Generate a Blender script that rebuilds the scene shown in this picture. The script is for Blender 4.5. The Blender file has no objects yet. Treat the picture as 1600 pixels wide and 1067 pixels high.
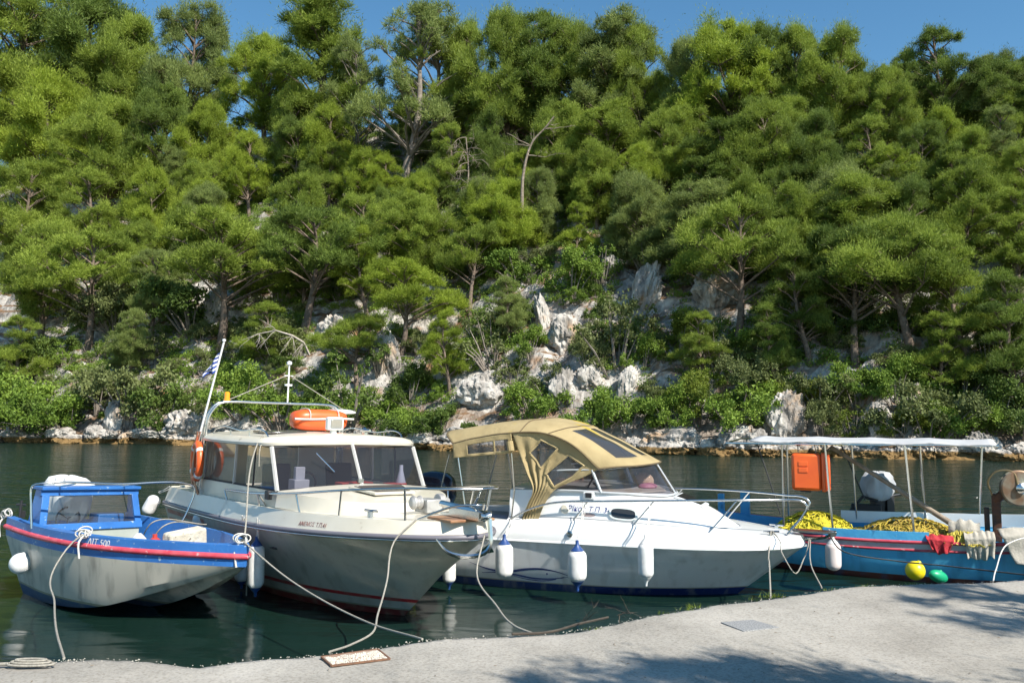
import bpy, bmesh, math, random
import numpy as np
from mathutils import Vector, Matrix, noise as mnoise
PI = math.pi
SC = bpy.context.scene
COL = SC.collection
# ------------------------------------------------------------ camera, world, sun, exposure
CAM_H, FPX, HORIZ = 2.6, 1300.0, 640.0
PITCH = math.atan((HORIZ - 533.5) / FPX)
cam_d = bpy.data.cameras.new('camera'); cam = bpy.data.objects.new('camera', cam_d); COL.objects.link(cam)
cam.location = (0, 0, CAM_H); cam.rotation_euler = (PI / 2 + PITCH, 0, 0)
cam_d.sensor_width = 36; cam_d.lens = FPX / 1600 * 36; cam_d.clip_start = .05; cam_d.clip_end = 3000
SC.camera = cam
SUN_AZ, SUN_EL = math.radians(135.6), math.radians(44)      # azimuth clockwise from +Y
S_DIR = Vector((math.sin(SUN_AZ) * math.cos(SUN_EL), math.cos(SUN_AZ) * math.cos(SUN_EL), math.sin(SUN_EL)))
W = bpy.data.worlds.new('World'); SC.world = W; W.use_nodes = True
nt = W.node_tree; bg = nt.nodes['Background']
sky = nt.nodes.new('ShaderNodeTexSky'); sky.sky_type = 'NISHITA'; sky.sun_disc = False
sky.sun_elevation = SUN_EL; sky.sun_rotation = SUN_AZ; sky.air_density = 1.0; sky.dust_density = 0.0; sky.ozone_density = 2.2
hs = nt.nodes.new('ShaderNodeHueSaturation'); hs.inputs['Saturation'].default_value = 1.2; hs.inputs['Hue'].default_value = .49
nt.links.new(sky.outputs[0], hs.inputs['Color']); nt.links.new(hs.outputs[0], bg.inputs[0]); bg.inputs[1].default_value = .1
sl = bpy.data.lights.new('sun', 'SUN'); sl.energy = 5.0; sl.angle = math.radians(.5); sl.color = (1, .95, .87)
so = bpy.data.objects.new('sun', sl); COL.objects.link(so); so.rotation_euler = S_DIR.to_track_quat('Z', 'Y').to_euler()
vs = SC.view_settings; vs.view_transform = 'Standard'; vs.look = 'None'; vs.gamma = 1; vs.exposure = 0.7
cy = SC.cycles; cy.max_bounces = 8; cy.diffuse_bounces = 3; cy.glossy_bounces = 4; cy.transmission_bounces = 6; cy.transparent_max_bounces = 16
cy.sample_clamp_indirect = 20; cy.caustics_reflective = True; cy.blur_glossy = 0; cy.caustics_refractive = False
cy.use_denoising = True; cy.denoiser = 'OPENIMAGEDENOISE'; cy.denoising_input_passes = 'RGB_ALBEDO_NORMAL'
# ------------------------------------------------------------ pixel <-> world helpers (1600 x 1067 photograph)
_c, _s = math.cos(PITCH), math.sin(PITCH)
def ray(px, py):
    u = (px - 800) / FPX; v = -(py - 533.5) / FPX
    return Vector((u, _c - v * _s, _s + v * _c))
def atz(px, py, z):
    d = ray(px, py); t = (z - CAM_H) / d.z
    return Vector((d.x * t, d.y * t, z))
def aty(px, py, y):
    d = ray(px, py); t = y / d.y
    return Vector((d.x * t, y, CAM_H + d.z * t))
# ------------------------------------------------------------ materials
MATS = {}
def pm(name, c1, c2=None, scale=4., rough=.5, metal=0., bump=0., bscale=None, detail=4., lo=.35, hi=.65, spec=.5, coat=0., c3=None, c3scale=20., c3at=.68, dist=.02):
    """Principled material: two colours mixed by noise, optional third colour as specks, optional noise bump."""
    if name in MATS: return MATS[name]
    m = bpy.data.materials.new(name); m.use_nodes = True; t = m.node_tree; N = t.nodes; L = t.links
    p = N['Principled BSDF']; p.inputs['Roughness'].default_value = rough; p.inputs['Metallic'].default_value = metal
    p.inputs['Specular IOR Level'].default_value = spec; p.inputs['Coat Weight'].default_value = coat
    p.inputs['Base Color'].default_value = (*c1, 1)
    tc = N.new('ShaderNodeTexCoord')
    if c2:
        n = N.new('ShaderNodeTexNoise'); n.inputs['Scale'].default_value = scale; n.inputs['Detail'].default_value = detail
        L.new(tc.outputs['Object'], n.inputs['Vector'])
        r = N.new('ShaderNodeValToRGB'); r.color_ramp.elements[0].position = lo; r.color_ramp.elements[1].position = hi
        r.color_ramp.elements[0].color = (*c1, 1); r.color_ramp.elements[1].color = (*c2, 1)
        L.new(n.outputs[0], r.inputs[0]); out = r.outputs[0]
        if c3:
            n3 = N.new('ShaderNodeTexNoise'); n3.inputs['Scale'].default_value = c3scale; n3.inputs['Detail'].default_value = 3
            L.new(tc.outputs['Object'], n3.inputs['Vector'])
            r3 = N.new('ShaderNodeValToRGB'); r3.color_ramp.elements[0].position = c3at; r3.color_ramp.elements[1].position = c3at + .05
            L.new(n3.outputs[0], r3.inputs[0])
            mx = N.new('ShaderNodeMix'); mx.data_type = 'RGBA'; L.new(r3.outputs[0], mx.inputs[0]); L.new(out, mx.inputs[6]); mx.inputs[7].default_value = (*c3, 1)
            out = mx.outputs[2]
        L.new(out, p.inputs['Base Color'])
    if bump:
        b = N.new('ShaderNodeBump'); b.inputs['Strength'].default_value = bump; b.inputs['Distance'].default_value = dist
        nb = N.new('ShaderNodeTexNoise'); nb.inputs['Scale'].default_value = bscale or scale * 3; nb.inputs['Detail'].default_value = 5
        L.new(tc.outputs['Object'], nb.inputs['Vector']); L.new(nb.outputs[0], b.inputs['Height']); L.new(b.outputs[0], p.inputs['Normal'])
    MATS[name] = m; return m
def glass(name, tint, refl=1.5, rough=.02, body=0.0, bodycol=(.1, .1, .1)):
    if name in MATS: return MATS[name]
    m = bpy.data.materials.new(name); m.use_nodes = True; t = m.node_tree; N = t.nodes; L = t.links
    N.remove(N['Principled BSDF']); o = N['Material Output']
    tr = N.new('ShaderNodeBsdfTransparent'); tr.inputs[0].default_value = (*tint, 1)
    gl = N.new('ShaderNodeBsdfGlossy'); gl.inputs['Roughness'].default_value = rough
    fr = N.new('ShaderNodeFresnel'); fr.inputs[0].default_value = refl
    ge = N.new('ShaderNodeNewGeometry'); io = N.new('ShaderNodeMath'); io.operation = 'MULTIPLY_ADD'; L.new(ge.outputs['Backfacing'], io.inputs[0]); io.inputs[1].default_value = 1 / refl - refl; io.inputs[2].default_value = refl; L.new(io.outputs[0], fr.inputs[0])
    mx = N.new('ShaderNodeMixShader'); L.new(fr.outputs[0], mx.inputs[0])
    base = tr.outputs[0]
    if body:
        df = N.new('ShaderNodeBsdfDiffuse'); df.inputs[0].default_value = (*bodycol, 1)
        m2 = N.new('ShaderNodeMixShader'); m2.inputs[0].default_value = body; L.new(base, m2.inputs[1]); L.new(df.outputs[0], m2.inputs[2]); base = m2.outputs[0]
    L.new(base, mx.inputs[1]); L.new(gl.outputs[0], mx.inputs[2]); L.new(mx.outputs[0], o.inputs[0])
    MATS[name] = m; return m
def leaf_mat(name, dark, light, trans=.3, seed=0):
    """Foliage: colour from the per-clump 'tint' attribute, a per-tree random shift and the tip attribute; part of the light passes through."""
    if name in MATS: return MATS[name]
    m = bpy.data.materials.new(name); m.use_nodes = True; t = m.node_tree; N = t.nodes; L = t.links
    p = N['Principled BSDF']; p.inputs['Roughness'].default_value = .6; p.inputs['Specular IOR Level'].default_value = .25
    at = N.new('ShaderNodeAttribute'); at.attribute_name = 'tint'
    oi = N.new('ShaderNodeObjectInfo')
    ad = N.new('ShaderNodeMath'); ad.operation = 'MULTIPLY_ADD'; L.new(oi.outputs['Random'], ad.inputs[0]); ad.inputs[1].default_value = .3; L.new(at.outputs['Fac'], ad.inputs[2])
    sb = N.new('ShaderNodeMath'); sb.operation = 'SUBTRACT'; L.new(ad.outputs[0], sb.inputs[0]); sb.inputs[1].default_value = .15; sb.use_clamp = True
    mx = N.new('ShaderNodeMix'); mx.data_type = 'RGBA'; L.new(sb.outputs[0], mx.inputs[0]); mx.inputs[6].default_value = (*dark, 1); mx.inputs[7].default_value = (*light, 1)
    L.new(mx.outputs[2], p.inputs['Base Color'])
    tl = N.new('ShaderNodeBsdfTranslucent'); L.new(mx.outputs[2], tl.inputs[0])
    ms = N.new('ShaderNodeMixShader'); ms.inputs[0].default_value = trans
    L.new(p.outputs[0], ms.inputs[1]); L.new(tl.outputs[0], ms.inputs[2]); L.new(ms.outputs[0], N['Material Output'].inputs[0])
    MATS[name] = m; return m
# ------------------------------------------------------------ object helpers
def tag(o, label=None, cat=None, group=None, kind=None):
    if label: o['label'] = label
    if cat: o['category'] = cat
    if group: o['group'] = group
    if kind: o['kind'] = kind
    return o
def empty(name, label=None, cat=None, loc=(0, 0, 0), rot=(0, 0, 0), group=None, scale=None):
    o = bpy.data.objects.new(name, None); COL.objects.link(o); o.location = loc; o.rotation_euler = rot
    if scale: o.scale = scale
    o.empty_display_size = .2
    return tag(o, label, cat, group)
def link(name, me, parent=None):
    o = bpy.data.objects.new(name, me); COL.objects.link(o)
    if parent is not None: o.parent = parent
    return o
def catmull(pts, n):
    """n+1 points along a Catmull-Rom spline through pts (any dimension), even in chord length."""
    P = np.array(pts, float)
    if len(P) == 2: return np.array([P[0] + (P[1] - P[0]) * i / n for i in range(n + 1)])
    d = np.maximum(np.linalg.norm(np.diff(P, axis=0), axis=1), 1e-6); s = np.concatenate([[0], np.cumsum(d)]); out = []
    ext = np.vstack([2 * P[0] - P[1], P, 2 * P[-1] - P[-2]])
    for u in np.linspace(0, s[-1], n + 1):
        k = min(np.searchsorted(s, u, side='right') - 1, len(P) - 2); f = (u - s[k]) / d[k]
        p0, p1, p2, p3 = ext[k], ext[k + 1], ext[k + 2], ext[k + 3]
        d0 = d[k - 1] if k > 0 else d[k]; d2 = d[k + 1] if k + 1 < len(d) else d[k]
        m1 = ((p1 - p0) / d0 + (p2 - p1) / d[k]) * .5 * d[k]; m2 = ((p2 - p1) / d[k] + (p3 - p2) / d2) * .5 * d[k]
        f2, f3 = f * f, f ** 3
        out.append((2 * f3 - 3 * f2 + 1) * p1 + (f3 - 2 * f2 + f) * m1 + (-2 * f3 + 3 * f2) * p2 + (f3 - f2) * m2)
    return np.array(out)
class MB:
    """Collects shapes into one mesh."""
    def __init__(s): s.v = []; s.f = []; s.m = []
    def add(s, vs, fs, mi=0):
        o = len(s.v); s.v.extend([tuple(map(float, q)) for q in vs]); s.f.extend([tuple(i + o for i in q) for q in fs]); s.m.extend([mi] * len(fs)); return s
    def box(s, c, d, rz=0., mi=0, taper=1., rx=0., ry=0.):
        R = Matrix.Rotation(rz, 3, 'Z') @ Matrix.Rotation(ry, 3, 'Y') @ Matrix.Rotation(rx, 3, 'X'); vs = []
        for z in (-.5, .5):
            k = 1 if z < 0 else taper
            for x, y in ((-.5, -.5), (.5, -.5), (.5, .5), (-.5, .5)):
                vs.append(Vector(c) + R @ Vector((x * d[0] * k, y * d[1] * k, z * d[2])))
        return s.add(vs, [(3, 2, 1, 0), (4, 5, 6, 7), (0, 1, 5, 4), (1, 2, 6, 5), (2, 3, 7, 6), (3, 0, 4, 7)], mi)
    def tube(s, pts, r, n=8, mi=0, cap=True, closed=False):
        P = [Vector(p) for p in pts]; k = len(P); rs = r if hasattr(r, '__len__') else [r] * k; vs = []; fs = []
        up = None
        for i in range(k):
            if closed: t = P[(i + 1) % k] - P[i - 1]
            else: t = P[min(i + 1, k - 1)] - P[max(i - 1, 0)]
            if t.length < 1e-9: t = Vector((0, 0, 1))
            t.normalize()
            if up is None: up = t.orthogonal().normalized()
            up = (up - t * up.dot(t)); up = up.normalized() if up.length > 1e-6 else t.orthogonal().normalized()
            w = t.cross(up)
            for j in range(n):
                a = 2 * PI * j / n; vs.append(P[i] + (up * math.cos(a) + w * math.sin(a)) * rs[i])
        for i in range(k if closed else k - 1):
            i2 = (i + 1) % k
            for j in range(n): fs.append((i * n + j, i * n + (j + 1) % n, i2 * n + (j + 1) % n, i2 * n + j))
        if cap and not closed: fs += [tuple(range(n - 1, -1, -1)), tuple(range((k - 1) * n, k * n))]
        return s.add(vs, fs, mi)
    def lathe(s, prof, c=(0, 0, 0), n=20, axis='Z', mi=0, R=None):
        """prof = [(radius, height)]"""
        vs = []; fs = []; k = len(prof)
        for r, h in prof:
            for j in range(n):
                a = 2 * PI * j / n; p = Vector((r * math.cos(a), r * math.sin(a), h))
                if axis == 'X': p = Vector((p.z, p.x, p.y))
                if axis == 'Y': p = Vector((p.x, p.z, p.y))
                if R is not None: p = R @ p
                vs.append(Vector(c) + p)
        for i in range(k - 1):
            for j in range(n): fs.append((i * n + j, i * n + (j + 1) % n, (i + 1) * n + (j + 1) % n, (i + 1) * n + j))
        fs += [tuple(range(n - 1, -1, -1)), tuple(range((k - 1) * n, k * n))]
        return s.add(vs, fs, mi)
    def grid(s, rows, mi=0, mis=None, closed=False):
        """rows: equal-length lists of points; mis: material per row gap"""
        n = len(rows[0]); vs = [p for r in rows for p in r]; o = len(s.v)
        s.v.extend([tuple(map(float, q)) for q in vs])
        for i in range(len(rows) - 1):
            for j in range(n if closed else n - 1):
                j2 = (j + 1) % n
                s.f.append((o + i * n + j, o + i * n + j2, o + (i + 1) * n + j2, o + (i + 1) * n + j)); s.m.append(mis[i] if mis else mi)
        return s
    def prism(s, poly, h, mi=0):
        """poly: list of 3-D points (planar); h: extrusion vector"""
        n = len(poly); h = Vector(h); vs = [Vector(p) for p in poly] + [Vector(p) + h for p in poly]
        return s.add(vs, [tuple(range(n - 1, -1, -1)), tuple(range(n, 2 * n))] + [(i, (i + 1) % n, n + (i + 1) % n, n + i) for i in range(n)], mi)
    def ball(s, c, r, n=16, m=10, mi=0, R=None):
        r = r if hasattr(r, '__len__') else (r, r, r); rows = []
        for i in range(m + 1):
            a = PI * i / m; row = []
            for j in range(n):
                b = 2 * PI * j / n; p = Vector((r[0] * math.sin(a) * math.cos(b), r[1] * math.sin(a) * math.sin(b), r[2] * math.cos(a)))
                if R is not None: p = R @ p
                row.append(Vector(c) + p)
            rows.append(row)
        return s.grid(rows, mi, closed=True)
    def build(s, name, mats, parent=None, smooth=35, bevel=0., solid=0., fix=True):
        me = bpy.data.meshes.new(name); me.from_pydata(s.v, [], s.f)
        for m in (mats if isinstance(mats, (list, tuple)) else [mats]): me.materials.append(m)
        me.polygons.foreach_set('material_index', s.m)
        if fix:
            bm = bmesh.new(); bm.from_mesh(me); bmesh.ops.remove_doubles(bm, verts=bm.verts, dist=1e-5); bmesh.ops.recalc_face_normals(bm, faces=bm.faces); bm.to_mesh(me); bm.free()
        o = link(name, me, parent)
        if solid:
            md = o.modifiers.new('solid', 'SOLIDIFY'); md.thickness = solid; md.offset = 0
        if bevel:
            md = o.modifiers.new('bevel', 'BEVEL'); md.width = bevel; md.segments = 2; md.limit_method = 'ANGLE'; md.angle_limit = .6
        if smooth:
            me.shade_smooth(); me.set_sharp_from_angle(angle=math.radians(smooth))
        me.update()
        return o
def text(name, body, size, M, mat, parent=None, shear=0., ext=.001):
    cu = bpy.data.curves.new(name, 'FONT'); cu.body = body; cu.size = size; cu.extrude = ext; cu.shear = shear; cu.resolution_u = 3
    o = bpy.data.objects.new(name, cu); COL.objects.link(o); bpy.context.view_layer.update()
    me = bpy.data.meshes.new_from_object(o.evaluated_get(bpy.context.evaluated_depsgraph_get()))
    bpy.data.objects.remove(o); me.name = name; me.materials.clear(); me.materials.append(mat)
    me.transform(M); return link(name, me, parent)
def frame(o, x, up):
    """4x4 matrix: text x axis along x, text up along up, origin o"""
    x = Vector(x).normalized(); z = x.cross(Vector(up)).normalized(); y = z.cross(x)
    M4 = Matrix((x, y, z)).transposed().to_4x4(); M4.translation = Vector(o); return M4
def sag(a, b, drop, n=16):
    a, b = Vector(a), Vector(b); return [a.lerp(b, i / n) - Vector((0, 0, drop * 4 * (i / n) * (1 - i / n))) for i in range(n + 1)]
def vn(p, f=1.): return mnoise.noise(Vector(p) * f)
def fbm(p, f, o=4, ln=2.1, g=.5):
    t = 0; a = 1.
    for i in range(o): t += a * mnoise.noise(Vector(p) * f); f *= ln; a *= g
    return t
# ------------------------------------------------------------ terrain across the channel
SH0 = Vector((-41.7, 68.3)); SU = Vector((.936, -.352)); SN = Vector((.352, .936))
def st(x, y):
    d = Vector((x, y)) - SH0; return d.dot(SU), d.dot(SN)
def xy(s, t):
    p = SH0 + SU * s + SN * t; return p.x, p.y
def sm(a, b, x):
    x = min(1, max(0, (x - a) / (b - a))); return x * x * (3 - 2 * x)
def ground(s, t):
    w = t + 1.3 * mnoise.noise(Vector((s * .11, 3.3, 0))) + .6 * mnoise.noise(Vector((s * .37, 7.3, 0)))
    hr = 42.0 - 14.0 * sm(0, 75, s) + 2.2 * mnoise.noise(Vector((s * .05, 1.7, 0)))
    if w < 0: return max(-2.5, w * 1.2)
    b = min(1.0, w * .8) * (.7 + .35 * mnoise.noise(Vector((s * .5, 2, 0))))
    k = max(0, w - 1.2)
    z = b + k * .93
    q = Vector((s, t, 0))
    if k > 0:
        r = 1 - abs(mnoise.noise(q * .16)); r2 = 1 - abs(mnoise.noise(q * .45 + Vector((5, 1, 0))))
        z += sm(0, 4, k) * (2.3 * (r - .6) + 1.1 * (r2 - .6) + .35 * mnoise.noise(q * 1.3) + .18 * mnoise.noise(q * 3.1))
    over = z - hr * .92
    if over > 0: z = hr * .92 + over * .25 if w < 60 else hr * .92 + (60 * .93) * .1 - (w - 60) * .3
    return z
def ground_xy(x, y): return ground(*st(x, y))
def hit(px, py):
    """where the sight line through a photograph pixel meets the slope"""
    d = ray(px, py); k = 36.; o = Vector((0, 0, CAM_H))
    best = None
    while k < 125:
        p = o + d * k; g = ground_xy(p.x, p.y)
        if p.z < g: return Vector((p.x, p.y, g))
        if best is None or (p.z - g) / k < best[0]: best = ((p.z - g) / k, Vector((p.x, p.y, g)))
        k += .35
    return best[1]
def rock_nodes(m, soil=True):
    t = m.node_tree; N = t.nodes; L = t.links; p = N['Principled BSDF']; p.inputs['Roughness'].default_value = .9; p.inputs['Specular IOR Level'].default_value = .2
    ge = N.new('ShaderNodeNewGeometry'); sx = N.new('ShaderNodeSeparateXYZ'); L.new(ge.outputs['Position'], sx.inputs[0])
    mp = N.new('ShaderNodeMapping'); mp.inputs['Scale'].default_value = (1, 1, .45); L.new(ge.outputs['Position'], mp.inputs[0])
    n1 = N.new('ShaderNodeTexNoise'); n1.inputs['Scale'].default_value = 1.1; n1.inputs['Detail'].default_value = 8; n1.inputs['Roughness'].default_value = .65; L.new(mp.outputs[0], n1.inputs[0])
    r1 = N.new('ShaderNodeValToRGB'); e = r1.color_ramp.elements; e[0].position = .3; e[0].color = (.08, .073, .065, 1); e[1].position = .64; e[1].color = (.56, .525, .47, 1)
    e2 = e.new(.46); e2.color = (.31, .285, .255, 1); L.new(n1.outputs[0], r1.inputs[0])
    # rusty stains
    n2 = N.new('ShaderNodeTexNoise'); n2.inputs['Scale'].default_value = .45; n2.inputs['Detail'].default_value = 6; L.new(ge.outputs['Position'], n2.inputs[0])
    r2 = N.new('ShaderNodeValToRGB'); r2.color_ramp.elements[0].position = .56; r2.color_ramp.elements[1].position = .68; L.new(n2.outputs[0], r2.inputs[0])
    mx = N.new('ShaderNodeMix'); mx.data_type = 'RGBA'; L.new(r2.outputs[0], mx.inputs[0]); L.new(r1.outputs[0], mx.inputs[6]); mx.inputs[7].default_value = (.3, .17, .09, 1) if soil else (.42, .29, .18, 1)
    out = mx.outputs[2]
    if soil:   # litter and earth on the flatter ledges
        sn = N.new('ShaderNodeSeparateXYZ'); L.new(ge.outputs['Normal'], sn.inputs[0])
        r3 = N.new('ShaderNodeValToRGB'); r3.color_ramp.elements[0].position = .62; r3.color_ramp.elements[1].position = .8; L.new(sn.outputs[2], r3.inputs[0])
        m3 = N.new('ShaderNodeMix'); m3.data_type = 'RGBA'; L.new(r3.outputs[0], m3.inputs[0]); L.new(out, m3.inputs[6]); m3.inputs[7].default_value = (.17, .105, .06, 1); out = m3.outputs[2]
    # ochre band of weed and algae just above the water
    nz = N.new('ShaderNodeMath'); nz.operation = 'MULTIPLY_ADD'; L.new(n1.outputs[0], nz.inputs[0]); nz.inputs[1].default_value = -.5; L.new(sx.outputs[2], nz.inputs[2])
    r4 = N.new('ShaderNodeValToRGB'); r4.color_ramp.elements[0].position = .13; r4.color_ramp.elements[0].color = (1, 1, 1, 1); r4.color_ramp.elements[1].position = .22; r4.color_ramp.elements[1].color = (0, 0, 0, 1)
    L.new(nz.outputs[0], r4.inputs[0])
    m4 = N.new('ShaderNodeMix'); m4.data_type = 'RGBA'; L.new(r4.outputs[0], m4.inputs[0]); L.new(out, m4.inputs[6]); m4.inputs[7].default_value = (.2, .125, .05, 1)
    L.new(m4.outputs[2], p.inputs['Base Color'])
    b = N.new('ShaderNodeBump'); b.inputs['Strength'].default_value = .9; b.inputs['Distance'].default_value = .25
    n5 = N.new('ShaderNodeTexNoise'); n5.inputs['Scale'].default_value = 3.; n5.inputs['Detail'].default_value = 8; L.new(mp.outputs[0], n5.inputs[0]); L.new(n5.outputs[0], b.inputs['Height']); L.new(b.outputs[0], p.inputs['Normal'])
m_slope = bpy.data.materials.new('slope'); m_slope.use_nodes = True; rock_nodes(m_slope, True)
m_rock = bpy.data.materials.new('limestone'); m_rock.use_nodes = True; rock_nodes(m_rock, False)
ss = np.concatenate([np.arange(-150, -12, 4), np.arange(-12, 92, .36), np.arange(92, 190, 4)])
ts = np.concatenate([[-30, -14, -6, -3], np.arange(-2, 46, .36), np.arange(46, 60, 1.5), [64, 75, 95, 140, 200]])
rows = [[(*xy(s, t), ground(s, t)) for s in ss] for t in ts]
MB().grid(rows).build('hillside_terrain', m_slope, fix=False, smooth=0)['kind'] = 'structure'
# ------------------------------------------------------------ water
m_water = bpy.data.materials.new('water'); m_water.use_nodes = True
def water_nodes():
    t = m_water.node_tree; N = t.nodes; L = t.links; p = N['Principled BSDF']
    p.inputs['Base Color'].default_value = (.006, .019, .014, 1); p.inputs['Roughness'].default_value = .13; p.inputs['IOR'].default_value = 1.333
    tc = N.new('ShaderNodeTexCoord'); prev = None
    sy_ = N.new('ShaderNodeSeparateXYZ'); L.new(tc.outputs['Object'], sy_.inputs[0]); 
    for sc, st_, rot, ds, det in (((.8, 2.4, 1), .07, .22, .32, 2.), ((4., 9., 1), .03, -.15, .07, 3.), ((.2, .5, 1), .3, .1, .35, 2.)):
        ms = N.new('ShaderNodeMapRange'); ms.interpolation_type = 'SMOOTHSTEP'; ms.inputs[1].default_value = 11.5; ms.inputs[2].default_value = 26; ms.inputs[3].default_value = st_; ms.inputs[4].default_value = 1.0; L.new(sy_.outputs[1], ms.inputs[0])   # calm in the lee of the quay, ruffled out in the channel
        mp = N.new('ShaderNodeMapping'); mp.inputs['Scale'].default_value = sc; mp.inputs['Rotation'].default_value = (0, 0, rot); L.new(tc.outputs['Object'], mp.inputs[0])
        n = N.new('ShaderNodeTexNoise'); n.inputs['Scale'].default_value = 1.; n.inputs['Detail'].default_value = det; n.inputs['Distortion'].default_value = .4; L.new(mp.outputs[0], n.inputs[0])
        b = N.new('ShaderNodeBump'); L.new(ms.outputs[0], b.inputs['Strength']); b.inputs['Distance'].default_value = ds; L.new(n.outputs[0], b.inputs['Height'])
        if prev: L.new(prev.outputs[0], b.inputs['Normal'])
        prev = b
    L.new(prev.outputs[0], p.inputs['Normal'])
water_nodes()
MB().grid([[(-400, -30, 0), (400, -30, 0)], [(-400, 180, 0), (400, 180, 0)]]).build('water', m_water, fix=False, smooth=0)['kind'] = 'structure'
# ------------------------------------------------------------ quay
QZ = .75
EDGE = [(-900, 1050), (-250, 1040), (0, 1035), (60, 1030), (110, 1027), (200, 1026), (250, 1030), (310, 1036), (340, 1034), (370, 1029), (420, 1025), (490, 1020), (540, 1016), (575, 1010), (600, 1007), (650, 999), (700, 994), (800, 990), (850, 988), (900, 982), (960, 970), (1040, 955), (1100, 945), (1180, 935), (1220, 930), (1260, 924), (1300, 918), (1330, 914), (1400, 911), (1480, 908), (1560, 906), (1600, 904), (1800, 899), (2300, 893)]
edge_w = catmull([atz(px, py, QZ) for px, py in EDGE], 420)
rng = np.random.default_rng(5)
def quay_mesh():
    mb = MB(); rows = []
    E = [Vector((p[0], p[1] + .035 * fbm((p[0], p[1], 0), 2.5, 4), QZ)) for p in edge_w]
    rows.append([(e.x, e.y + .05, -1.2) for e in E])
    rows.append([(e.x, e.y + .02 + .05 * vn((e.x, 0, 1), 5), .1) for e in E])
    rows.append([(e.x, e.y + .05 * vn((e.x, 0, 4), 6), .45) for e in E])
    rows.append([(e.x, e.y - .0, QZ - .07 + .02 * vn((e.x, 0, 2), 9)) for e in E])
    for d in [.03, .1, .2, .32, .45, .6, .8, 1, 1.25, 1.5, 1.8, 2.1, 2.5, 3, 3.6, 4.4, 5.5, 7.5, 11, 20, 40]:
        rows.append([(e.x + .0, e.y - d, QZ - .02 * math.exp(-d * 6) + .008 * fbm((e.x, e.y - d, 0), 1.4, 3) * min(1, d * 3) + (.008 * vn((e.x, e.y - d, 3), 12) if d < 3 else 0)) for e in E])
    return mb.grid(rows)
m_quay = bpy.data.materials.new('quay_concrete'); m_quay.use_nodes = True
def quay_nodes():
    t = m_quay.node_tree; N = t.nodes; L = t.links; p = N['Principled BSDF']; p.inputs['Roughness'].default_value = .92; p.inputs['Specular IOR Level'].default_value = .2
    tc = N.new('ShaderNodeTexCoord')
    def noi(sc, det=5, rough=.55):
        n = N.new('ShaderNodeTexNoise'); n.inputs['Scale'].default_value = sc; n.inputs['Detail'].default_value = det; n.inputs['Roughness'].default_value = rough; L.new(tc.outputs['Object'], n.inputs[0]); return n
    def ramp(n, stops):
        r = N.new('ShaderNodeValToRGB'); e = r.color_ramp.elements
        e[0].position, e[0].color = stops[0][0], (*stops[0][1], 1); e[1].position, e[1].color = stops[-1][0], (*stops[-1][1], 1)
        for q, c in stops[1:-1]: e.new(q).color = (*c, 1)
        L.new(n, r.inputs[0]); return r
    a = ramp(noi(.9, 6, .6).outputs[0], [(.3, (.28, .262, .23)), (.5, (.36, .337, .297)), (.68, (.43, .403, .358))])
    g = ramp(noi(42, 3).outputs[0], [(.33, (.72, .7, .67)), (.5, (1, 1, 1)), (.7, (1.1, 1.09, 1.06))])
    v = N.new('ShaderNodeTexVoronoi'); v.inputs['Scale'].default_value = 75; L.new(tc.outputs['Object'], v.inputs[0])
    gv = ramp(v.outputs['Color'], [(0, (.78, .77, .75)), (.4, (1, 1, 1)), (1, (1.1, 1.08, 1.04))])
    m1 = N.new('ShaderNodeMix'); m1.data_type = 'RGBA'; m1.blend_type = 'MULTIPLY'; m1.inputs[0].default_value = .8; L.new(a.outputs[0], m1.inputs[6]); L.new(g.outputs[0], m1.inputs[7])
    m2 = N.new('ShaderNodeMix'); m2.data_type = 'RGBA'; m2.blend_type = 'MULTIPLY'; m2.inputs[0].default_value = .7; L.new(m1.outputs[2], m2.inputs[6]); L.new(gv.outputs[0], m2.inputs[7])
    d = ramp(noi(.35, 3).outputs[0], [(.42, (1, 1, 1)), (.7, (.86, .85, .84))])
    m3 = N.new('ShaderNodeMix'); m3.data_type = 'RGBA'; m3.blend_type = 'MULTIPLY'; m3.inputs[0].default_value = 1; L.new(m2.outputs[2], m3.inputs[6]); L.new(d.outputs[0], m3.inputs[7])
    L.new(m3.outputs[2], p.inputs['Base Color'])
    b = N.new('ShaderNodeBump'); b.inputs['Strength'].default_value = .5; b.inputs['Distance'].default_value = .006; L.new(noi(60, 4).outputs[0], b.inputs['Height']); L.new(b.outputs[0], p.inputs['Normal'])
quay_nodes()
quay_mesh().build('quay_pavement', m_quay, smooth=60)['kind'] = 'structure'
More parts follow.
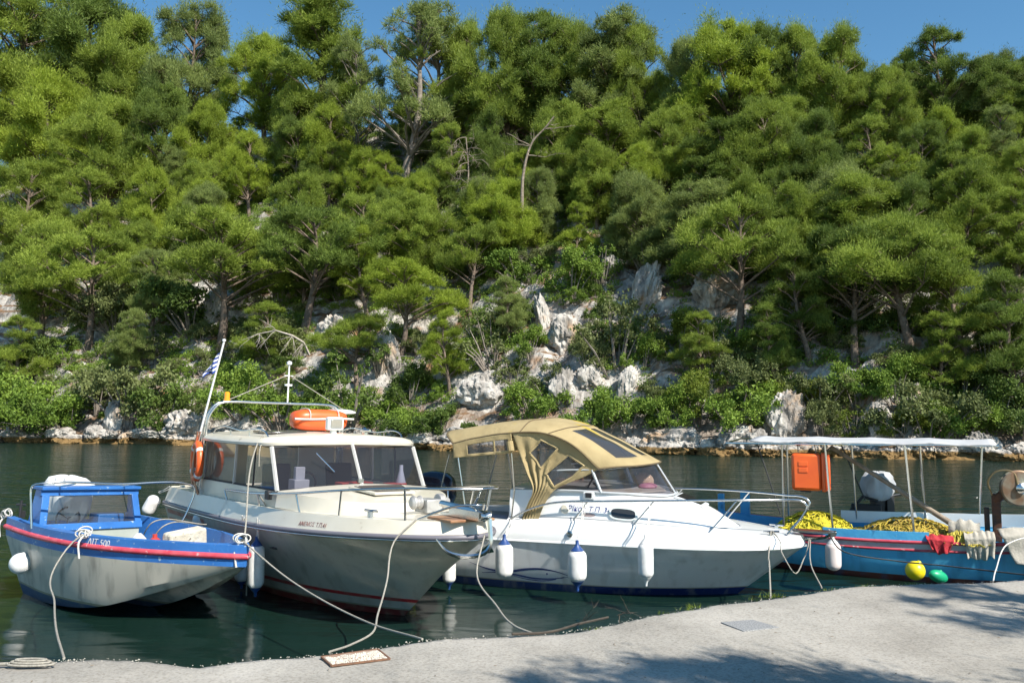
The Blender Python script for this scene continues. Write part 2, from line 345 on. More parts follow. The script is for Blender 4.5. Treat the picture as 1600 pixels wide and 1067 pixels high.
# ------------------------------------------------------------ vegetation
def soup(name, V, F3, tint, mats):
    """mesh of loose leaf faces from arrays (V: n x 3, F3: m x k)"""
    me = bpy.data.meshes.new(name); k = F3.shape[1]
    me.vertices.add(len(V)); me.vertices.foreach_set('co', V.astype(np.float32).ravel())
    me.loops.add(F3.size); me.loops.foreach_set('vertex_index', F3.astype(np.int32).ravel())
    me.polygons.add(len(F3)); me.polygons.foreach_set('loop_start', np.arange(0, F3.size, k, dtype=np.int32)); me.polygons.foreach_set('loop_total', np.full(len(F3), k, np.int32))
    a = me.attributes.new('tint', 'FLOAT', 'POINT'); a.data.foreach_set('value', tint.astype(np.float32))
    for m in mats: me.materials.append(m)
    me.update(calc_edges=True); me.validate(); return me
def unit(a): return a / np.maximum(np.linalg.norm(a, axis=-1, keepdims=True), 1e-9)
def tufts(R, pads, per, L, w, out=.7, up=.35, rnd=1., quad=False, zmin=-.55, shell=.3, lump=0.3, sub=0, stray=0.):
    """pads: list of (cx,cy,cz,rx,ry,rz,tint). Returns V,F,tint for blades on and in the pads."""
    Vs = []; Ts = []
    if sub:
        P2 = []
        for (cx, cy, cz, rx, ry, rz, ti) in pads:
            m = int(sub * R.uniform(.8, 1.2)); d = unit(R.normal(size=(m, 3))); d[:, 2] = np.abs(d[:, 2]) * 1.15 - .35
            for q in d:
                k = R.uniform(.34, .58); f = R.uniform(.55, .92)
                P2.append((cx + q[0] * rx * f, cy + q[1] * ry * f, cz + q[2] * rz * f, rx * k * R.uniform(.7, 1.35), ry * k * R.uniform(.7, 1.35), max(rz * k, rx * k * .9) * R.uniform(.7, 1.6), min(1, max(0, ti + R.normal() * .16))))
        pads = P2
    for (cx, cy, cz, rx, ry, rz, ti) in pads:
        n = int(per * (rx * ry + rx * rz + ry * rz) / 3)
        d = unit(R.normal(size=(n * 2, 3))); d = d[d[:, 2] > zmin][:n]; n = len(d)
        # sub-lumps make the outline of a pad uneven
        lp = unit(R.normal(size=(9, 3))); lf = np.max(d @ lp.T, axis=1)
        rad = (1 - shell * np.abs(R.normal(size=n)) * .8) * (1 - lump + lump * 1.25 * np.clip((lf - .55) / .45, 0, 1)) * (1 + stray * (R.random(n) < .3) * R.exponential(.38, n))
        c = np.array([cx, cy, cz]) + d * rad[:, None] * np.array([rx, ry, rz])
        o = unit(d * out + np.array([0, 0, up]) + unit(R.normal(size=(n, 3))) * rnd)
        sd = unit(np.cross(o, R.normal(size=(n, 3)))); ll = (L * R.uniform(.6, 1.3, n))[:, None]; ww = (w * R.uniform(.7, 1.3, n))[:, None]
        if quad:
            v = np.stack([c - o * ll * .5, c + sd * ww * .5, c + o * ll * .5, c - sd * ww * .5], 1)
        else:
            v = np.stack([c - sd * ww * .5, c + sd * ww * .5, c + o * ll], 1)
        t = np.clip(ti + R.normal(size=n) * .1, 0, 1)
        k = v.shape[1]; tt = np.repeat(t[:, None], k, 1); 
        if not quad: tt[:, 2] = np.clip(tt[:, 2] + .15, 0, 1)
        Vs.append(v.reshape(-1, 3)); Ts.append(tt.ravel())
    V = np.concatenate(Vs); T = np.concatenate(Ts); k = 4 if quad else 3
    return V, np.arange(len(V)).reshape(-1, k), T
m_bark = pm('pine_bark', (.12, .09, .07), (.22, .17, .135), 6, .95, bump=.6, bscale=14, spec=.1)
m_bark2 = pm('grey_bark', (.17, .145, .12), (.29, .25, .21), 6, .95, bump=.6, bscale=14, spec=.1)
m_dead = pm('dead_wood', (.3, .26, .22), (.46, .41, .36), 5, .95, spec=.1)
PINE = {'bright': leaf_mat('needles_bright', (.165, .225, .026), (.345, .43, .05), .42),
        'mid': leaf_mat('needles_mid', (.14, .195, .03), (.305, .385, .058), .42),
        'dark': leaf_mat('needles_dark', (.08, .125, .026), (.205, .28, .048), .4),
        'grey': leaf_mat('needles_grey_green', (.145, .19, .055), (.285, .345, .095), .4)}
BUSH = {'green': leaf_mat('leaves_green', (.1, .17, .024), (.23, .33, .05), .3),
        'olive': leaf_mat('leaves_olive', (.1, .125, .04), (.21, .24, .085), .28),
        'dark': leaf_mat('leaves_dark', (.055, .095, .018), (.13, .19, .036), .28),
        'yellow': leaf_mat('leaves_yellow_green', (.085, .125, .014), (.2, .25, .034), .3)}
def pine_proto(seed, kind):
    """about 10 m tall; returns trunk mesh, crown mesh"""
    R = np.random.default_rng(seed); rr = random.Random(seed)
    lean = Vector((rr.uniform(-.09, .09), rr.uniform(-.09, .02), 0)); ph = rr.uniform(0, 6)
    def axis(z): return Vector((lean.x * z + .25 * math.sin(z * .55 + ph), lean.y * z + .2 * math.cos(z * .5 + ph), z))
    pads = []; tries = 0
    spec = {'dome': (38, 3.5, 2.2, 9.0, .6, 1.6), 'tall': (40, 2.5, 1.8, 9.6, .55, 1.3), 'layer': (31, 3.2, 2.6, 9.2, .55, 1.4), 'airy': (44, 3.3, 3.0, 9.8, .45, 1.0), 'under': (25, 3.7, 4.2, 8.0, .6, 1.5), 'sparse': (15, 3.0, 4.2, 8.6, .35, .8)}[kind]
    N_, RW, Z0, Z1, r0, r1 = spec
    while len(pads) < N_ and tries < 4000:
        tries += 1; f = rr.random()
        z = Z0 + (Z1 - Z0) * f
        if kind in ('dome', 'sparse'): e = RW * max(.06, 1 - abs(f - .34) / .68) ** .45
        elif kind == 'tall': e = RW * (.6 + .55 * math.sin(PI * min(1, f * .85 + .2))) * (1 - .35 * f)
        elif kind == 'layer': e = RW * (1 - .55 * f * f) * (.85 + .2 * math.sin(f * 19 + ph))
        elif kind == 'airy': e = RW * (1 - .55 * f * f)
        else: e = RW * math.sqrt(max(.05, 1 - (f - .25) ** 2 / .6))
        a = rr.uniform(0, 2 * PI); k = math.sqrt(rr.random()) if kind in ('airy', 'tall', 'sparse') else rr.uniform(.15, 1) ** .6
        c = axis(z) + Vector((math.cos(a) * e * k, math.sin(a) * e * k, 0)) * .85
        r = (r0 + (r1 - r0) * rr.random() ** 1.3) * (1.05 - .2 * f)
        if all((Vector(p[:3]) - c).length > .48 * (r + p[3]) for p in pads):
            fl = rr.uniform(.8, 1.2) if kind in ('layer', 'under') else rr.uniform(1.0, 1.6); r *= .92
            pads.append((c.x, c.y, c.z, r * rr.uniform(.85, 1.2), r * rr.uniform(.85, 1.2), r * fl, rr.uniform(.2, .8)))
    t = axis(Z1 - .2); pads.append((t.x, t.y, t.z, r0 * .9, r0 * .9, r0, .7))
    per = {'dome': 1550, 'tall': 1650, 'layer': 1450, 'airy': 950, 'under': 1450, 'sparse': 1000}[kind]
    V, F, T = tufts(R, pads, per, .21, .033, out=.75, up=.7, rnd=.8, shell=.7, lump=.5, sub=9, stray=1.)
    mb = MB(); zs = [i * Z1 / 12 for i in range(13)]
    mb.tube([axis(z) if z > 0 else axis(0) - Vector((0, 0, .8)) for z in zs], [.24 * (1 - z / Z1 * .88) + (.07 if z == 0 else 0) for z in zs], 8)
    for p in pads:
        c = Vector(p[:3]); hz = max(1.8, c.z - .35 * math.hypot(c.x - axis(c.z).x, c.y - axis(c.z).y) - .7); b = axis(hz); mid = b.lerp(c, .55) + Vector((rr.uniform(-.15, .15), rr.uniform(-.15, .15), .12))
        mb.tube([b, mid, c], [.075, .05, .02], 5)
        for q in range(3):
            e = c + Vector((rr.uniform(-1, 1) * p[3], rr.uniform(-1, 1) * p[4], rr.uniform(-.2, .6) * p[5])) * .8; mb.tube([mid.lerp(c, .6), e], [.03, .01], 4, cap=False)
    for q in range(7 if kind != 'airy' else 14):                # bare dead twigs low on the trunk
        z = rr.uniform(1.6, Z0 + 1.2); a = rr.uniform(0, 6.3); b = axis(z); L_ = rr.uniform(.7, 1.8)
        e = b + Vector((math.cos(a) * L_, math.sin(a) * L_, rr.uniform(-.2, .5))); mb.tube([b, b.lerp(e, .5) + Vector((0, 0, .1)), e], [.035, .022, .008], 4, cap=False)
    return mb, (V, F, T)
class Proto: pass
def make_proto(fn, name, seed, kind, mt, mc):
    mb, (V, F, T) = fn(seed, kind); p = Proto()
    tr = mb.build('trunk', mt, smooth=60); p.trunk = tr.data; bpy.data.objects.remove(tr)
    p.crown = soup('crown', V, F, T, [mc]); p.h = float(V[:, 2].max()); p.w = float(np.percentile(np.abs(V[:, 0]), 97)); return p
def bush_proto(seed, kind):
    """about 2 m tall, 3 m wide"""
    R = np.random.default_rng(seed); rr = random.Random(seed); pads = []
    n = {'round': 15, 'spread': 17, 'loose': 22}[kind]
    for i in range(n):
        a = rr.uniform(0, 2 * PI); k = math.sqrt(rr.random()); f = rr.random()
        e = 1.1 if kind != 'spread' else 1.6; z = .2 + 1.5 * f * math.sqrt(max(.1, 1 - k * k * .85)) * (1 if kind != 'spread' else .7); e *= 1 + .25 * math.sin(a * 2 + seed) + .15 * math.sin(a * 3 + seed * 2)
        r = rr.uniform(.2, .62) if kind != 'loose' else rr.uniform(.14, .42)
        pads.append((math.cos(a) * e * k, math.sin(a) * e * k, z, r, r, r * .8, rr.uniform(.2, .8)))
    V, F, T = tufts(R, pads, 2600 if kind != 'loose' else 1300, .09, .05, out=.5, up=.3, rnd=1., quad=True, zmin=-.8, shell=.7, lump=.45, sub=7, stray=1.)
    mb = MB()
    for p in pads: mb.tube([(p[0] * .15, p[1] * .15, -.3), (p[0] * .6, p[1] * .6, p[2] * .5), p[:3]], [.04, .025, .01], 4, cap=False)
    return mb, (V, F, T)
def plant(P, name, label, cat, loc, h, wf=1., rz=0., mat=None, bark=None, group=None, tilt=(0, 0)):
    k = h / P.h; o = empty(name, label, cat, loc, (tilt[0], tilt[1], rz), group, (k * wf, k * wf, k))
    a = link('trunk', P.trunk, o); b = link('crown', P.crown, o)
    if mat: b.material_slots[0].link = 'OBJECT'; b.material_slots[0].material = mat
    if bark: a.material_slots[0].link = 'OBJECT'; a.material_slots[0].material = bark
    return o
PP = {k: [make_proto(pine_proto, 'pine', s, k, m_bark, PINE['mid']) for s in ss_] for k, ss_ in dict(dome=(1, 2, 3), tall=(11, 12, 13), layer=(21, 22), airy=(31,), under=(41, 42), sparse=(91,)).items()}
BP = {k: [make_proto(bush_proto, 'bush', s, k, m_bark2, BUSH['green']) for s in ss_] for k, ss_ in dict(round=(51, 52), spread=(61, 62), loose=(71, 72)).items()}
# ------------------------------------------------------------ trees placed on the slope: photo column, top row, foot row, form, colour, width factor, label
TREES = [
 # skyline
 (25, -70, 240, 'dome', 'mid', 1.0, 'tall dark topped pine on the ridge at the far left end of the skyline'),
 (118, -75, 232, 'dome', 'dark', .95, 'dark narrow pine on the ridge, second from the left end of the skyline'),
 (205, -25, 250, 'dome', 'mid', .8, 'round headed green ridge pine, second to the left of the first sky notch'),
 (300, -40, 245, 'dome', 'grey', .74, 'grey green ridge pine whose right edge borders the first sky notch'),
 (408, 10, 240, 'dome', 'bright', .8, 'bright pine under the open sky notch at upper left, top just below the sky'),
 (505, -45, 262, 'tall', 'mid', 1.1, 'green ridge pine right of the open sky notch, above the cream cabin boat'),
 (628, -65, 295, 'airy', 'grey', .95, 'tall airy grey green pine with bare pale trunk, sky showing through its branches'),
 (740, -10, 255, 'dome', 'mid', .6, 'narrow pine with cushion shaped clumps beside the tall airy pine'),
 (828, -22, 262, 'layer', 'dark', .95, 'big dark layered pine on the skyline above the tan boat canopy'),
 (905, 0, 250, 'dome', 'mid', .72, 'pine on the ridge just right of the big dark layered pine'),
 (958, 14, 255, 'tall', 'grey', 1.1, 'greyish ridge pine between the dark layered pine and the double topped pine'),
 (1010, 15, 245, 'dome', 'mid', .66, 'low rounded ridge pine left of the highest yellowish crown'),
 (1075, 42, 250, 'dome', 'grey', .66, 'dull green ridge pine tucked left under the highest yellowish crown'),
 (1135, 0, 262, 'dome', 'bright', .86, 'broad yellowish pine forming the highest crown right of centre on the skyline'),
 (1195, 16, 250, 'tall', 'dark', 1.0, 'dark ridge pine directly right of the broad yellowish crown'),
 (1243, 16, 250, 'dome', 'mid', .7, 'small headed ridge pine between the dark pine and the flat topped pine'),
 (1312, 18, 250, 'dome', 'mid', .72, 'flat topped upright pine on the right part of the skyline'),
 (1385, 84, 255, 'dome', 'mid', .7, 'low ridge pine under the wide patch of blue sky at right'),
 (1466, 20, 245, 'layer', 'dark', .95, 'free standing dark pine sticking up into the sky near the right edge'),
 (1568, 70, 250, 'dome', 'dark', .9, 'dark pine on the ridge at the right edge of the photo'),
 (1660, 60, 250, 'dome', 'mid', .8, 'pine on the ridge cut by the right frame edge'),
 (-70, -40, 260, 'dome', 'mid', .9, 'pine on the ridge cut by the left frame edge'),
 (570, 20, 285, 'airy', 'grey', .8, 'thin greyish pine close left of the tall airy pine'),
 (690, -40, 270, 'airy', 'mid', .9, 'airy green pine close right of the tall airy pine'),
 (455, 95, 300, 'dome', 'mid', .7, 'green pine filling below the open sky notch'),
 (785, -30, 262, 'dome', 'mid', .7, 'green pine filling the skyline left of the big dark layered pine'),
 # second row
 (55, 70, 345, 'dome', 'bright', .95, 'large bright pine below the dark left end of the skyline'),
 (165, 112, 350, 'dome', 'mid', .95, 'spreading green pine in the second row at left'),
 (252, 90, 330, 'dome', 'dark', .75, 'round dark pine below the grey green ridge pine'),
 (318, 128, 325, 'dome', 'bright', .7, 'bright dome shaped pine in the second row, left of the sky gap'),
 (392, 178, 340, 'dome', 'bright', .75, 'yellow green dome pine below the small sky gap'),
 (455, 160, 330, 'under', 'dark', .7, 'dark pine with bare limbs around the small sky gap'),
 (520, 132, 325, 'dome', 'bright', .78, 'very bright rounded pine left of the tall airy pine'),
 (705, 165, 330, 'layer', 'mid', .72, 'mid green pine in front of the narrow cushion pine'),
 (772, 130, 320, 'dome', 'dark', .6, 'dark small pine under the big dark layered pine'),
 (880, 120, 330, 'dome', 'mid', .8, 'green pine in the second row above the tan boat canopy'),
 (958, 130, 340, 'tall', 'mid', 1.4, 'upright green pine in the second row right of the picture middle'),
 (1042, 140, 345, 'dome', 'mid', .8, 'green pine below the dull ridge pine right of centre'),
 (1122, 165, 350, 'tall', 'dark', 1.5, 'shadowy upright pine below the broad yellowish crown'),
 (1205, 120, 350, 'dome', 'mid', .85, 'mid green pine below the dark ridge pine at right'),
 (1285, 135, 345, 'dome', 'dark', .8, 'dark green pine below the flat topped ridge pine'),
 (1362, 150, 340, 'layer', 'mid', .9, 'layered green pine below the wide patch of blue sky'),
 (1445, 165, 340, 'dome', 'dark', .8, 'dark pine with a reddish trunk below the free standing pine'),
 (1530, 165, 345, 'dome', 'mid', .85, 'green pine below the dark ridge pine near the right edge'),
 (1605, 195, 360, 'dome', 'mid', .85, 'green pine halfway up the right frame edge'),
 # third row
 (40, 225, 440, 'dome', 'mid', .95, 'wide green pine at the left frame edge halfway up the slope'),
 (135, 235, 440, 'layer', 'mid', 1.0, 'layered pine halfway up the slope above the blue boat'),
 (232, 235, 430, 'dome', 'bright', .8, 'sunlit pine halfway up the slope above the flag'),
 (312, 262, 430, 'dome', 'grey', .8, 'dull grey green pine halfway up above the cream boat wheelhouse'),
 (470, 250, 440, 'dome', 'mid', .85, 'green pine halfway up the slope left of the bright twin pines'),
 (560, 285, 440, 'under', 'mid', .8, 'spreading pine left of the bright twin pines'),
 (652, 243, 415, 'dome', 'bright', .66, 'brightest pine in the middle of the slope, left of a close pair'),
 (748, 262, 425, 'dome', 'bright', .68, 'brightest pine in the middle of the slope, right of a close pair'),
 (905, 300, 430, 'layer', 'bright', .8, 'yellowish layered pine above the pale boulders'),
 (1002, 240, 440, 'dome', 'grey', .85, 'silvery grey green tree halfway up right of the pale boulders'),
 (1085, 270, 445, 'tall', 'grey', 1.6, 'greyish upright pine halfway up the slope right of centre'),
 (1165, 245, 450, 'dome', 'mid', .85, 'green pine halfway up the slope above the straight bare trunk'),
 (1245, 262, 465, 'dome', 'mid', .85, 'green pine halfway up above the fishing boat awning'),
 (1332, 245, 455, 'tall', 'mid', 1.6, 'upright green pine halfway up above the orange case'),
 (1420, 250, 450, 'dome', 'dark', .85, 'dark green pine halfway up the right slope'),
 (1512, 225, 440, 'dome', 'mid', .9, 'broad sunlit pine halfway up near the right edge'),
 (1600, 270, 460, 'layer', 'mid', 1.0, 'layered pine at the right frame edge halfway down'),
 # fourth row, trunks showing
 (55, 330, 545, 'layer', 'mid', 1.0, 'layered pine low on the slope at the left frame edge'),
 (128, 345, 560, 'under', 'mid', 1.0, 'flat headed pine low on the left slope, short dark trunk against pale rock'),
 (240, 370, 540, 'layer', 'grey', .85, 'greyish layered pine low on the slope left of the flag'),
 (338, 300, 568, 'under', 'mid', 1.0, 'leaning pine with long bare trunk behind the flag'),
 (480, 300, 535, 'under', 'dark', 1.0, 'dark pine with a shadowed trunk above the orange raft'),
 (625, 385, 575, 'under', 'bright', 1.05, 'wide bright pine overhanging the rocks left of the canopy'),
 (738, 325, 490, 'under', 'mid', .8, 'pine with a dark trunk just above the pale boulders'),
 (700, 470, 615, 'layer', 'bright', .8, 'small bright pine hanging low over dark shade left of the canopy'),
 (1147, 290, 545, 'under', 'mid', .9, 'pine with a straight bare brown trunk above the white boat'),
 (1262, 370, 575, 'layer', 'dark', .95, 'dark layered pine low on the slope above the awning'),
 (1345, 330, 570, 'under', 'dark', .9, 'dark pine low on the slope above the orange case'),
 (1425, 290, 580, 'under', 'mid', .95, 'pine with two leaning dark trunks low on the right slope'),
 (1515, 350, 590, 'layer', 'mid', 1.0, 'layered pine low on the slope near the right edge'),
 (1600, 400, 640, 'layer', 'dark', 1.0, 'dark layered pine low at the right frame edge'),
 # small pines reaching down toward the shore
 (30, 480, 620, 'layer', 'mid', 1.0, 'small pine low at the left frame edge above the shore shrubs'),
 (195, 470, 600, 'layer', 'grey', 1.0, 'small greyish pine low on the slope between the left shrubs'),
 (415, 455, 590, 'layer', 'mid', 1.1, 'small pine low behind the cream boat flag and arch'),
 (560, 470, 610, 'under', 'mid', 1.0, 'small pine hanging low above the orange raft'),
 (800, 420, 540, 'layer', 'grey', 1.0, 'small grey green pine beside the pale boulders'),
 (1090, 470, 600, 'layer', 'mid', 1.0, 'small pine low on the slope above the white boat bow'),
 (1215, 460, 610, 'layer', 'dark', 1.0, 'small dark pine low on the slope left of the orange case'),
 (1480, 470, 640, 'layer', 'mid', 1.0, 'small pine low on the slope above the net hauler'),
]
rt = random.Random(8)
for px, yt, yb, kind, colr, wf, label in TREES:
    wf *= 1.22; yt -= 20 if (yt < 90 and yb < 300 and px > 850) else 0; p = hit(px, yb); dist = p.y; h = (640 - FPX * (p.z - CAM_H) / dist - yt) * dist / FPX * 1.03
    P = PP[kind][rt.randrange(len(PP[kind]))]
    nat = P.w * 2 * h / P.h
    plant(P, 'pine_tree', label, 'pine tree', p - Vector((0, 0, .2)), h, wf, rt.uniform(0, 6.28), PINE[colr], m_bark2 if kind == 'airy' else None, 'pines on the wooded slope')
# pines filling the wood between them
filled = 0
for k in range(900):
    if filled >= 150: break
    s = rt.uniform(-8, 88); t = rt.uniform(7, 40)
    x, y = xy(s, t); z = ground(s, t)
    q = Vector((x, y, z)); px = 800 + FPX * x / y; py = 640 - FPX * (z - CAM_H) / y
    if 800 < px < 1200 and py > 400: continue
    if py > 500 or (py < 300 and (380 < px < 450 or 560 < px < 620)): continue
    h = rt.uniform(6, 9.5) if t < 27 else rt.uniform(6, 8)
    kind = rt.choice(['dome', 'tall', 'layer', 'dome']); P = PP[kind][rt.randrange(len(PP[kind]))]
    plant(P, 'pine_tree', 'smaller pine filling the wood between the larger pines of the slope', 'pine tree', q - Vector((0, 0, .2)), h, rt.uniform(.9, 1.3), rt.uniform(0, 6.28), PINE[rt.choice(['mid', 'mid', 'dark', 'grey', 'bright'])], None, 'smaller pines filling the wood')
    filled += 1
BUSHES = [(20, 585, 692, 'spread', 'green'), (75, 600, 680, 'round', 'dark'), (150, 570, 650, 'loose', 'olive'), (205, 545, 655, 'round', 'olive'), (255, 575, 672, 'round', 'dark'), (232, 500, 570, 'loose', 'olive'), (378, 560, 645, 'spread', 'green'), (440, 590, 668, 'round', 'green'), (505, 600, 672, 'round', 'green'), (545, 545, 665, 'loose', 'dark'), (590, 625, 690, 'spread', 'green'), (640, 640, 700, 'round', 'green'), (690, 640, 700, 'spread', 'dark'), (640, 560, 640, 'round', 'dark'), (590, 520, 590, 'loose', 'dark'),
 (835, 585, 660, 'round', 'green'), (800, 540, 610, 'loose', 'olive'), (892, 385, 470, 'round', 'green'), (770, 480, 575, 'loose', 'olive'), (830, 500, 560, 'round', 'green'), (942, 600, 680, 'spread', 'green'), (985, 625, 690, 'round', 'green'), (1055, 590, 680, 'round', 'green'), (1095, 570, 665, 'round', 'yellow'), (1150, 600, 688, 'spread', 'green'), (1005, 520, 585, 'round', 'green'), (965, 455, 580, 'loose', 'olive'), (1062, 480, 565, 'round', 'yellow'), (1180, 540, 610, 'spread', 'olive'), (1120, 510, 590, 'loose', 'olive'), (920, 520, 590, 'round', 'olive'),
 (1280, 570, 650, 'round', 'olive'), (1340, 565, 640, 'spread', 'green'), (1285, 640, 706, 'round', 'olive'), (1400, 550, 640, 'round', 'green'), (1450, 600, 700, 'spread', 'olive'), (1495, 625, 704, 'round', 'green'), (1335, 650, 706, 'loose', 'yellow'), (1560, 600, 700, 'round', 'dark'), (1595, 640, 708, 'spread', 'dark'), (1505, 560, 640, 'round', 'dark'), (1240, 580, 640, 'round', 'yellow'), (40, 520, 610, 'round', 'dark'), (110, 615, 690, 'spread', 'green'), (310, 600, 660, 'loose', 'olive'), (1410, 640, 705, 'round', 'yellow'), (1545, 520, 600, 'loose', 'olive'),
 (300, 430, 520, 'spread', 'dark'), (420, 480, 560, 'spread', 'olive'), (180, 440, 520, 'spread', 'olive'), (1010, 350, 430, 'loose', 'olive'), (940, 380, 450, 'loose', 'green'), (1095, 390, 470, 'loose', 'olive'), (810, 370, 440, 'spread', 'green'), (860, 560, 625, 'loose', 'olive')]
COLW = {'green': 'bright green', 'olive': 'dull olive', 'dark': 'dark green', 'yellow': 'yellow green'}
FORMW = {'spread': 'spreading', 'round': 'rounded', 'loose': 'loose thin'}
for px, yt, yb, kind, colr in BUSHES:
    p = hit(px, yb - (14 if yb > 684 else 0)); h = (yb - yt) * p.y / FPX; P = BP[kind][rt.randrange(2)]
    lab = '%s %s shrub growing among the rocks above the far shore' % (COLW[colr], FORMW[kind])
    plant(P, 'shrub', lab, 'shrub', p - Vector((0, 0, .1)), h * 1.05, {'spread': .95, 'round': .85, 'loose': .8}[kind], rt.uniform(0, 6.28), BUSH[colr], None, '%s %s shrubs on the slope' % (COLW[colr], FORMW[kind]))
KEEP = [(1190, 680, 50, 25), (1060, 695, 60, 20), (870, 560, 30, 30), (875, 510, 55, 45), (1010, 440, 40, 60), (1230, 650, 35, 40), (1380, 660, 30, 40), (1428, 640, 22, 40), (755, 610, 45, 40), (600, 570, 30, 40), (520, 520, 35, 35), (110, 470, 50, 25), (330, 480, 30, 30), (650, 385, 25, 30), (1130, 460, 45, 45), (290, 660, 40, 30), (890, 610, 35, 40), (980, 600, 25, 30), (185, 655, 30, 30)]
nb = 0
for k in range(1500):
    if nb >= 230: break
    s = rt.uniform(-6, 84); t = rt.uniform(2.8, 24) if k % 3 else rt.uniform(2.8, 10)
    x, y = xy(s, t); z = ground(s, t); px = 800 + FPX * x / y; py = 640 - FPX * (z - CAM_H) / y
    if any(abs(px - a) < c and -30 < (py - b) < d for a, b, c, d in KEEP): continue
    kind = rt.choice(['round', 'spread', 'loose', 'loose']); colr = rt.choice(['green', 'olive', 'dark', 'dark', 'olive'])
    h = rt.uniform(.7, 1.7) if t < 6 else rt.uniform(1.2, 2.6)
    lab = 'low %s shrub in the undergrowth beneath the pines' % COLW[colr]
    plant(BP[kind][rt.randrange(2)], 'shrub', lab, 'shrub', (x, y, z - .1), h, rt.uniform(.8, 1.1), rt.uniform(0, 6.28), BUSH[colr], None, 'low %s shrubs of the undergrowth' % COLW[colr])
    nb += 1
# ------------------------------------------------------------ limestone rocks
def rock_mesh(seed, groove=1.):
    bm = bmesh.new(); bmesh.ops.create_icosphere(bm, subdivisions=5, radius=1); o = Vector((seed * 7.3, seed * 3.1, seed * 1.7))
    for v in bm.verts:
        p = v.co.copy(); q = Vector((p.x * 2.2, p.y * 2.2, p.z * .7)) + o
        dd, _ = mnoise.voronoi(p * 1.15 + o); cell = dd[1] - dd[0]
        r = 1 + .32 * fbm(p + o, 1.1, 3) + .2 * min(.6, cell) - .12 + groove * .16 * (abs(mnoise.noise(q * 2.1)) - .3) + .06 * fbm(p + o, 6, 3)
        v.co = Vector((p.x * r, p.y * r, p.z * r))
    me = bpy.data.meshes.new('rock'); bm.to_mesh(me); bm.free(); me.materials.append(m_rock); me.shade_smooth(); me.set_sharp_from_angle(angle=.5); return me
ROCKM = [rock_mesh(i + 1, 1 + .3 * (i % 3)) for i in range(6)]
OUTCROPS = [(845, 490, 18, 34, 'upright grooved limestone slab left of the pale boulder'), (885, 520, 38, 34, 'large pale boulder lying on the slope above the canopy'), (1010, 448, 24, 50, 'tall weathered limestone face above the white boat'), (955, 420, 20, 26, 'small limestone tooth above the tall weathered face'), (1128, 455, 46, 44, 'shaded grey cliff face beside the straight bare trunk'), (1228, 655, 34, 48, 'white limestone buttress just above the awning left end'), (1380, 660, 22, 36, 'narrow white limestone rib above the awning'), (1428, 640, 18, 44, 'slim white limestone pillar at right above the awning'), (760, 612, 46, 34, 'pale limestone face directly above the canopy back'), (600, 560, 26, 46, 'tall pale limestone face above the orange raft'), (518, 522, 34, 34, 'grey rock wall in pine shade above the orange raft'), (110, 470, 50, 24, 'pale ledge behind the flat headed pine trunk'), (332, 478, 26, 32, 'pale rock behind the long bare leaning trunk'), (650, 385, 22, 30, 'small pale rock high on the slope between the bright pines'), (885, 612, 30, 36, 'leaning grooved rock right above the canopy'), (982, 602, 20, 30, 'fluted limestone block beside the big bright shrub'), (290, 668, 50, 28, 'big white rock at the waterline behind the cream boat stern'), (182, 662, 26, 38, 'white pointed rock standing at the far waterline at left'), (1300, 380, 14, 12, 'small white rock high among the right pines'), (1050, 690, 60, 26, 'white limestone bank at the waterline behind the windscreen'), (925, 600, 26, 26, 'pale rock patch above the canopy front'), (1330, 470, 20, 26, 'small pale rock in shade on the right slope'), (1445, 480, 16, 30, 'pale rock between the two leaning dark trunks'), (1160, 690, 40, 24, 'white limestone bank at the waterline behind the bow rail')]
for i, (px, py, w, h, lab) in enumerate(OUTCROPS):
    p = hit(px, py + h * .6); k = p.y / FPX
    o = link('rock', ROCKM[i % 6]); o.location = p + Vector((0, .25 * w * k, h * .45 * k)); o.scale = (w * k * 1.0, w * k * .7, h * k * 1.05); o.rotation_euler = (rt.uniform(-.2, .2), rt.uniform(-.25, .25), rt.uniform(0, 6.28))
    tag(o, lab, 'rock', 'limestone outcrops on the slope')
i = 0
s = -6.
while s < 82:
    o = link('rock', ROCKM[i % 6]); w = rt.uniform(.5, 1.5); h = rt.uniform(.35, .75)
    t = -1.3 * mnoise.noise(Vector((s * .11, 3.3, 0))) - .6 * mnoise.noise(Vector((s * .37, 7.3, 0))) + rt.uniform(.1, .9)
    o.location = (*xy(s, t), h * .35 + (0 if rt.random() < .7 else .5)); o.scale = (w, w * .7, h); o.rotation_euler = (rt.uniform(-.2, .2), rt.uniform(-.2, .2), rt.uniform(0, 6.28))
    tag(o, 'pale limestone rock in the row along the far waterline', 'rock', 'rocks along the far waterline'); i += 1; s += w * .95
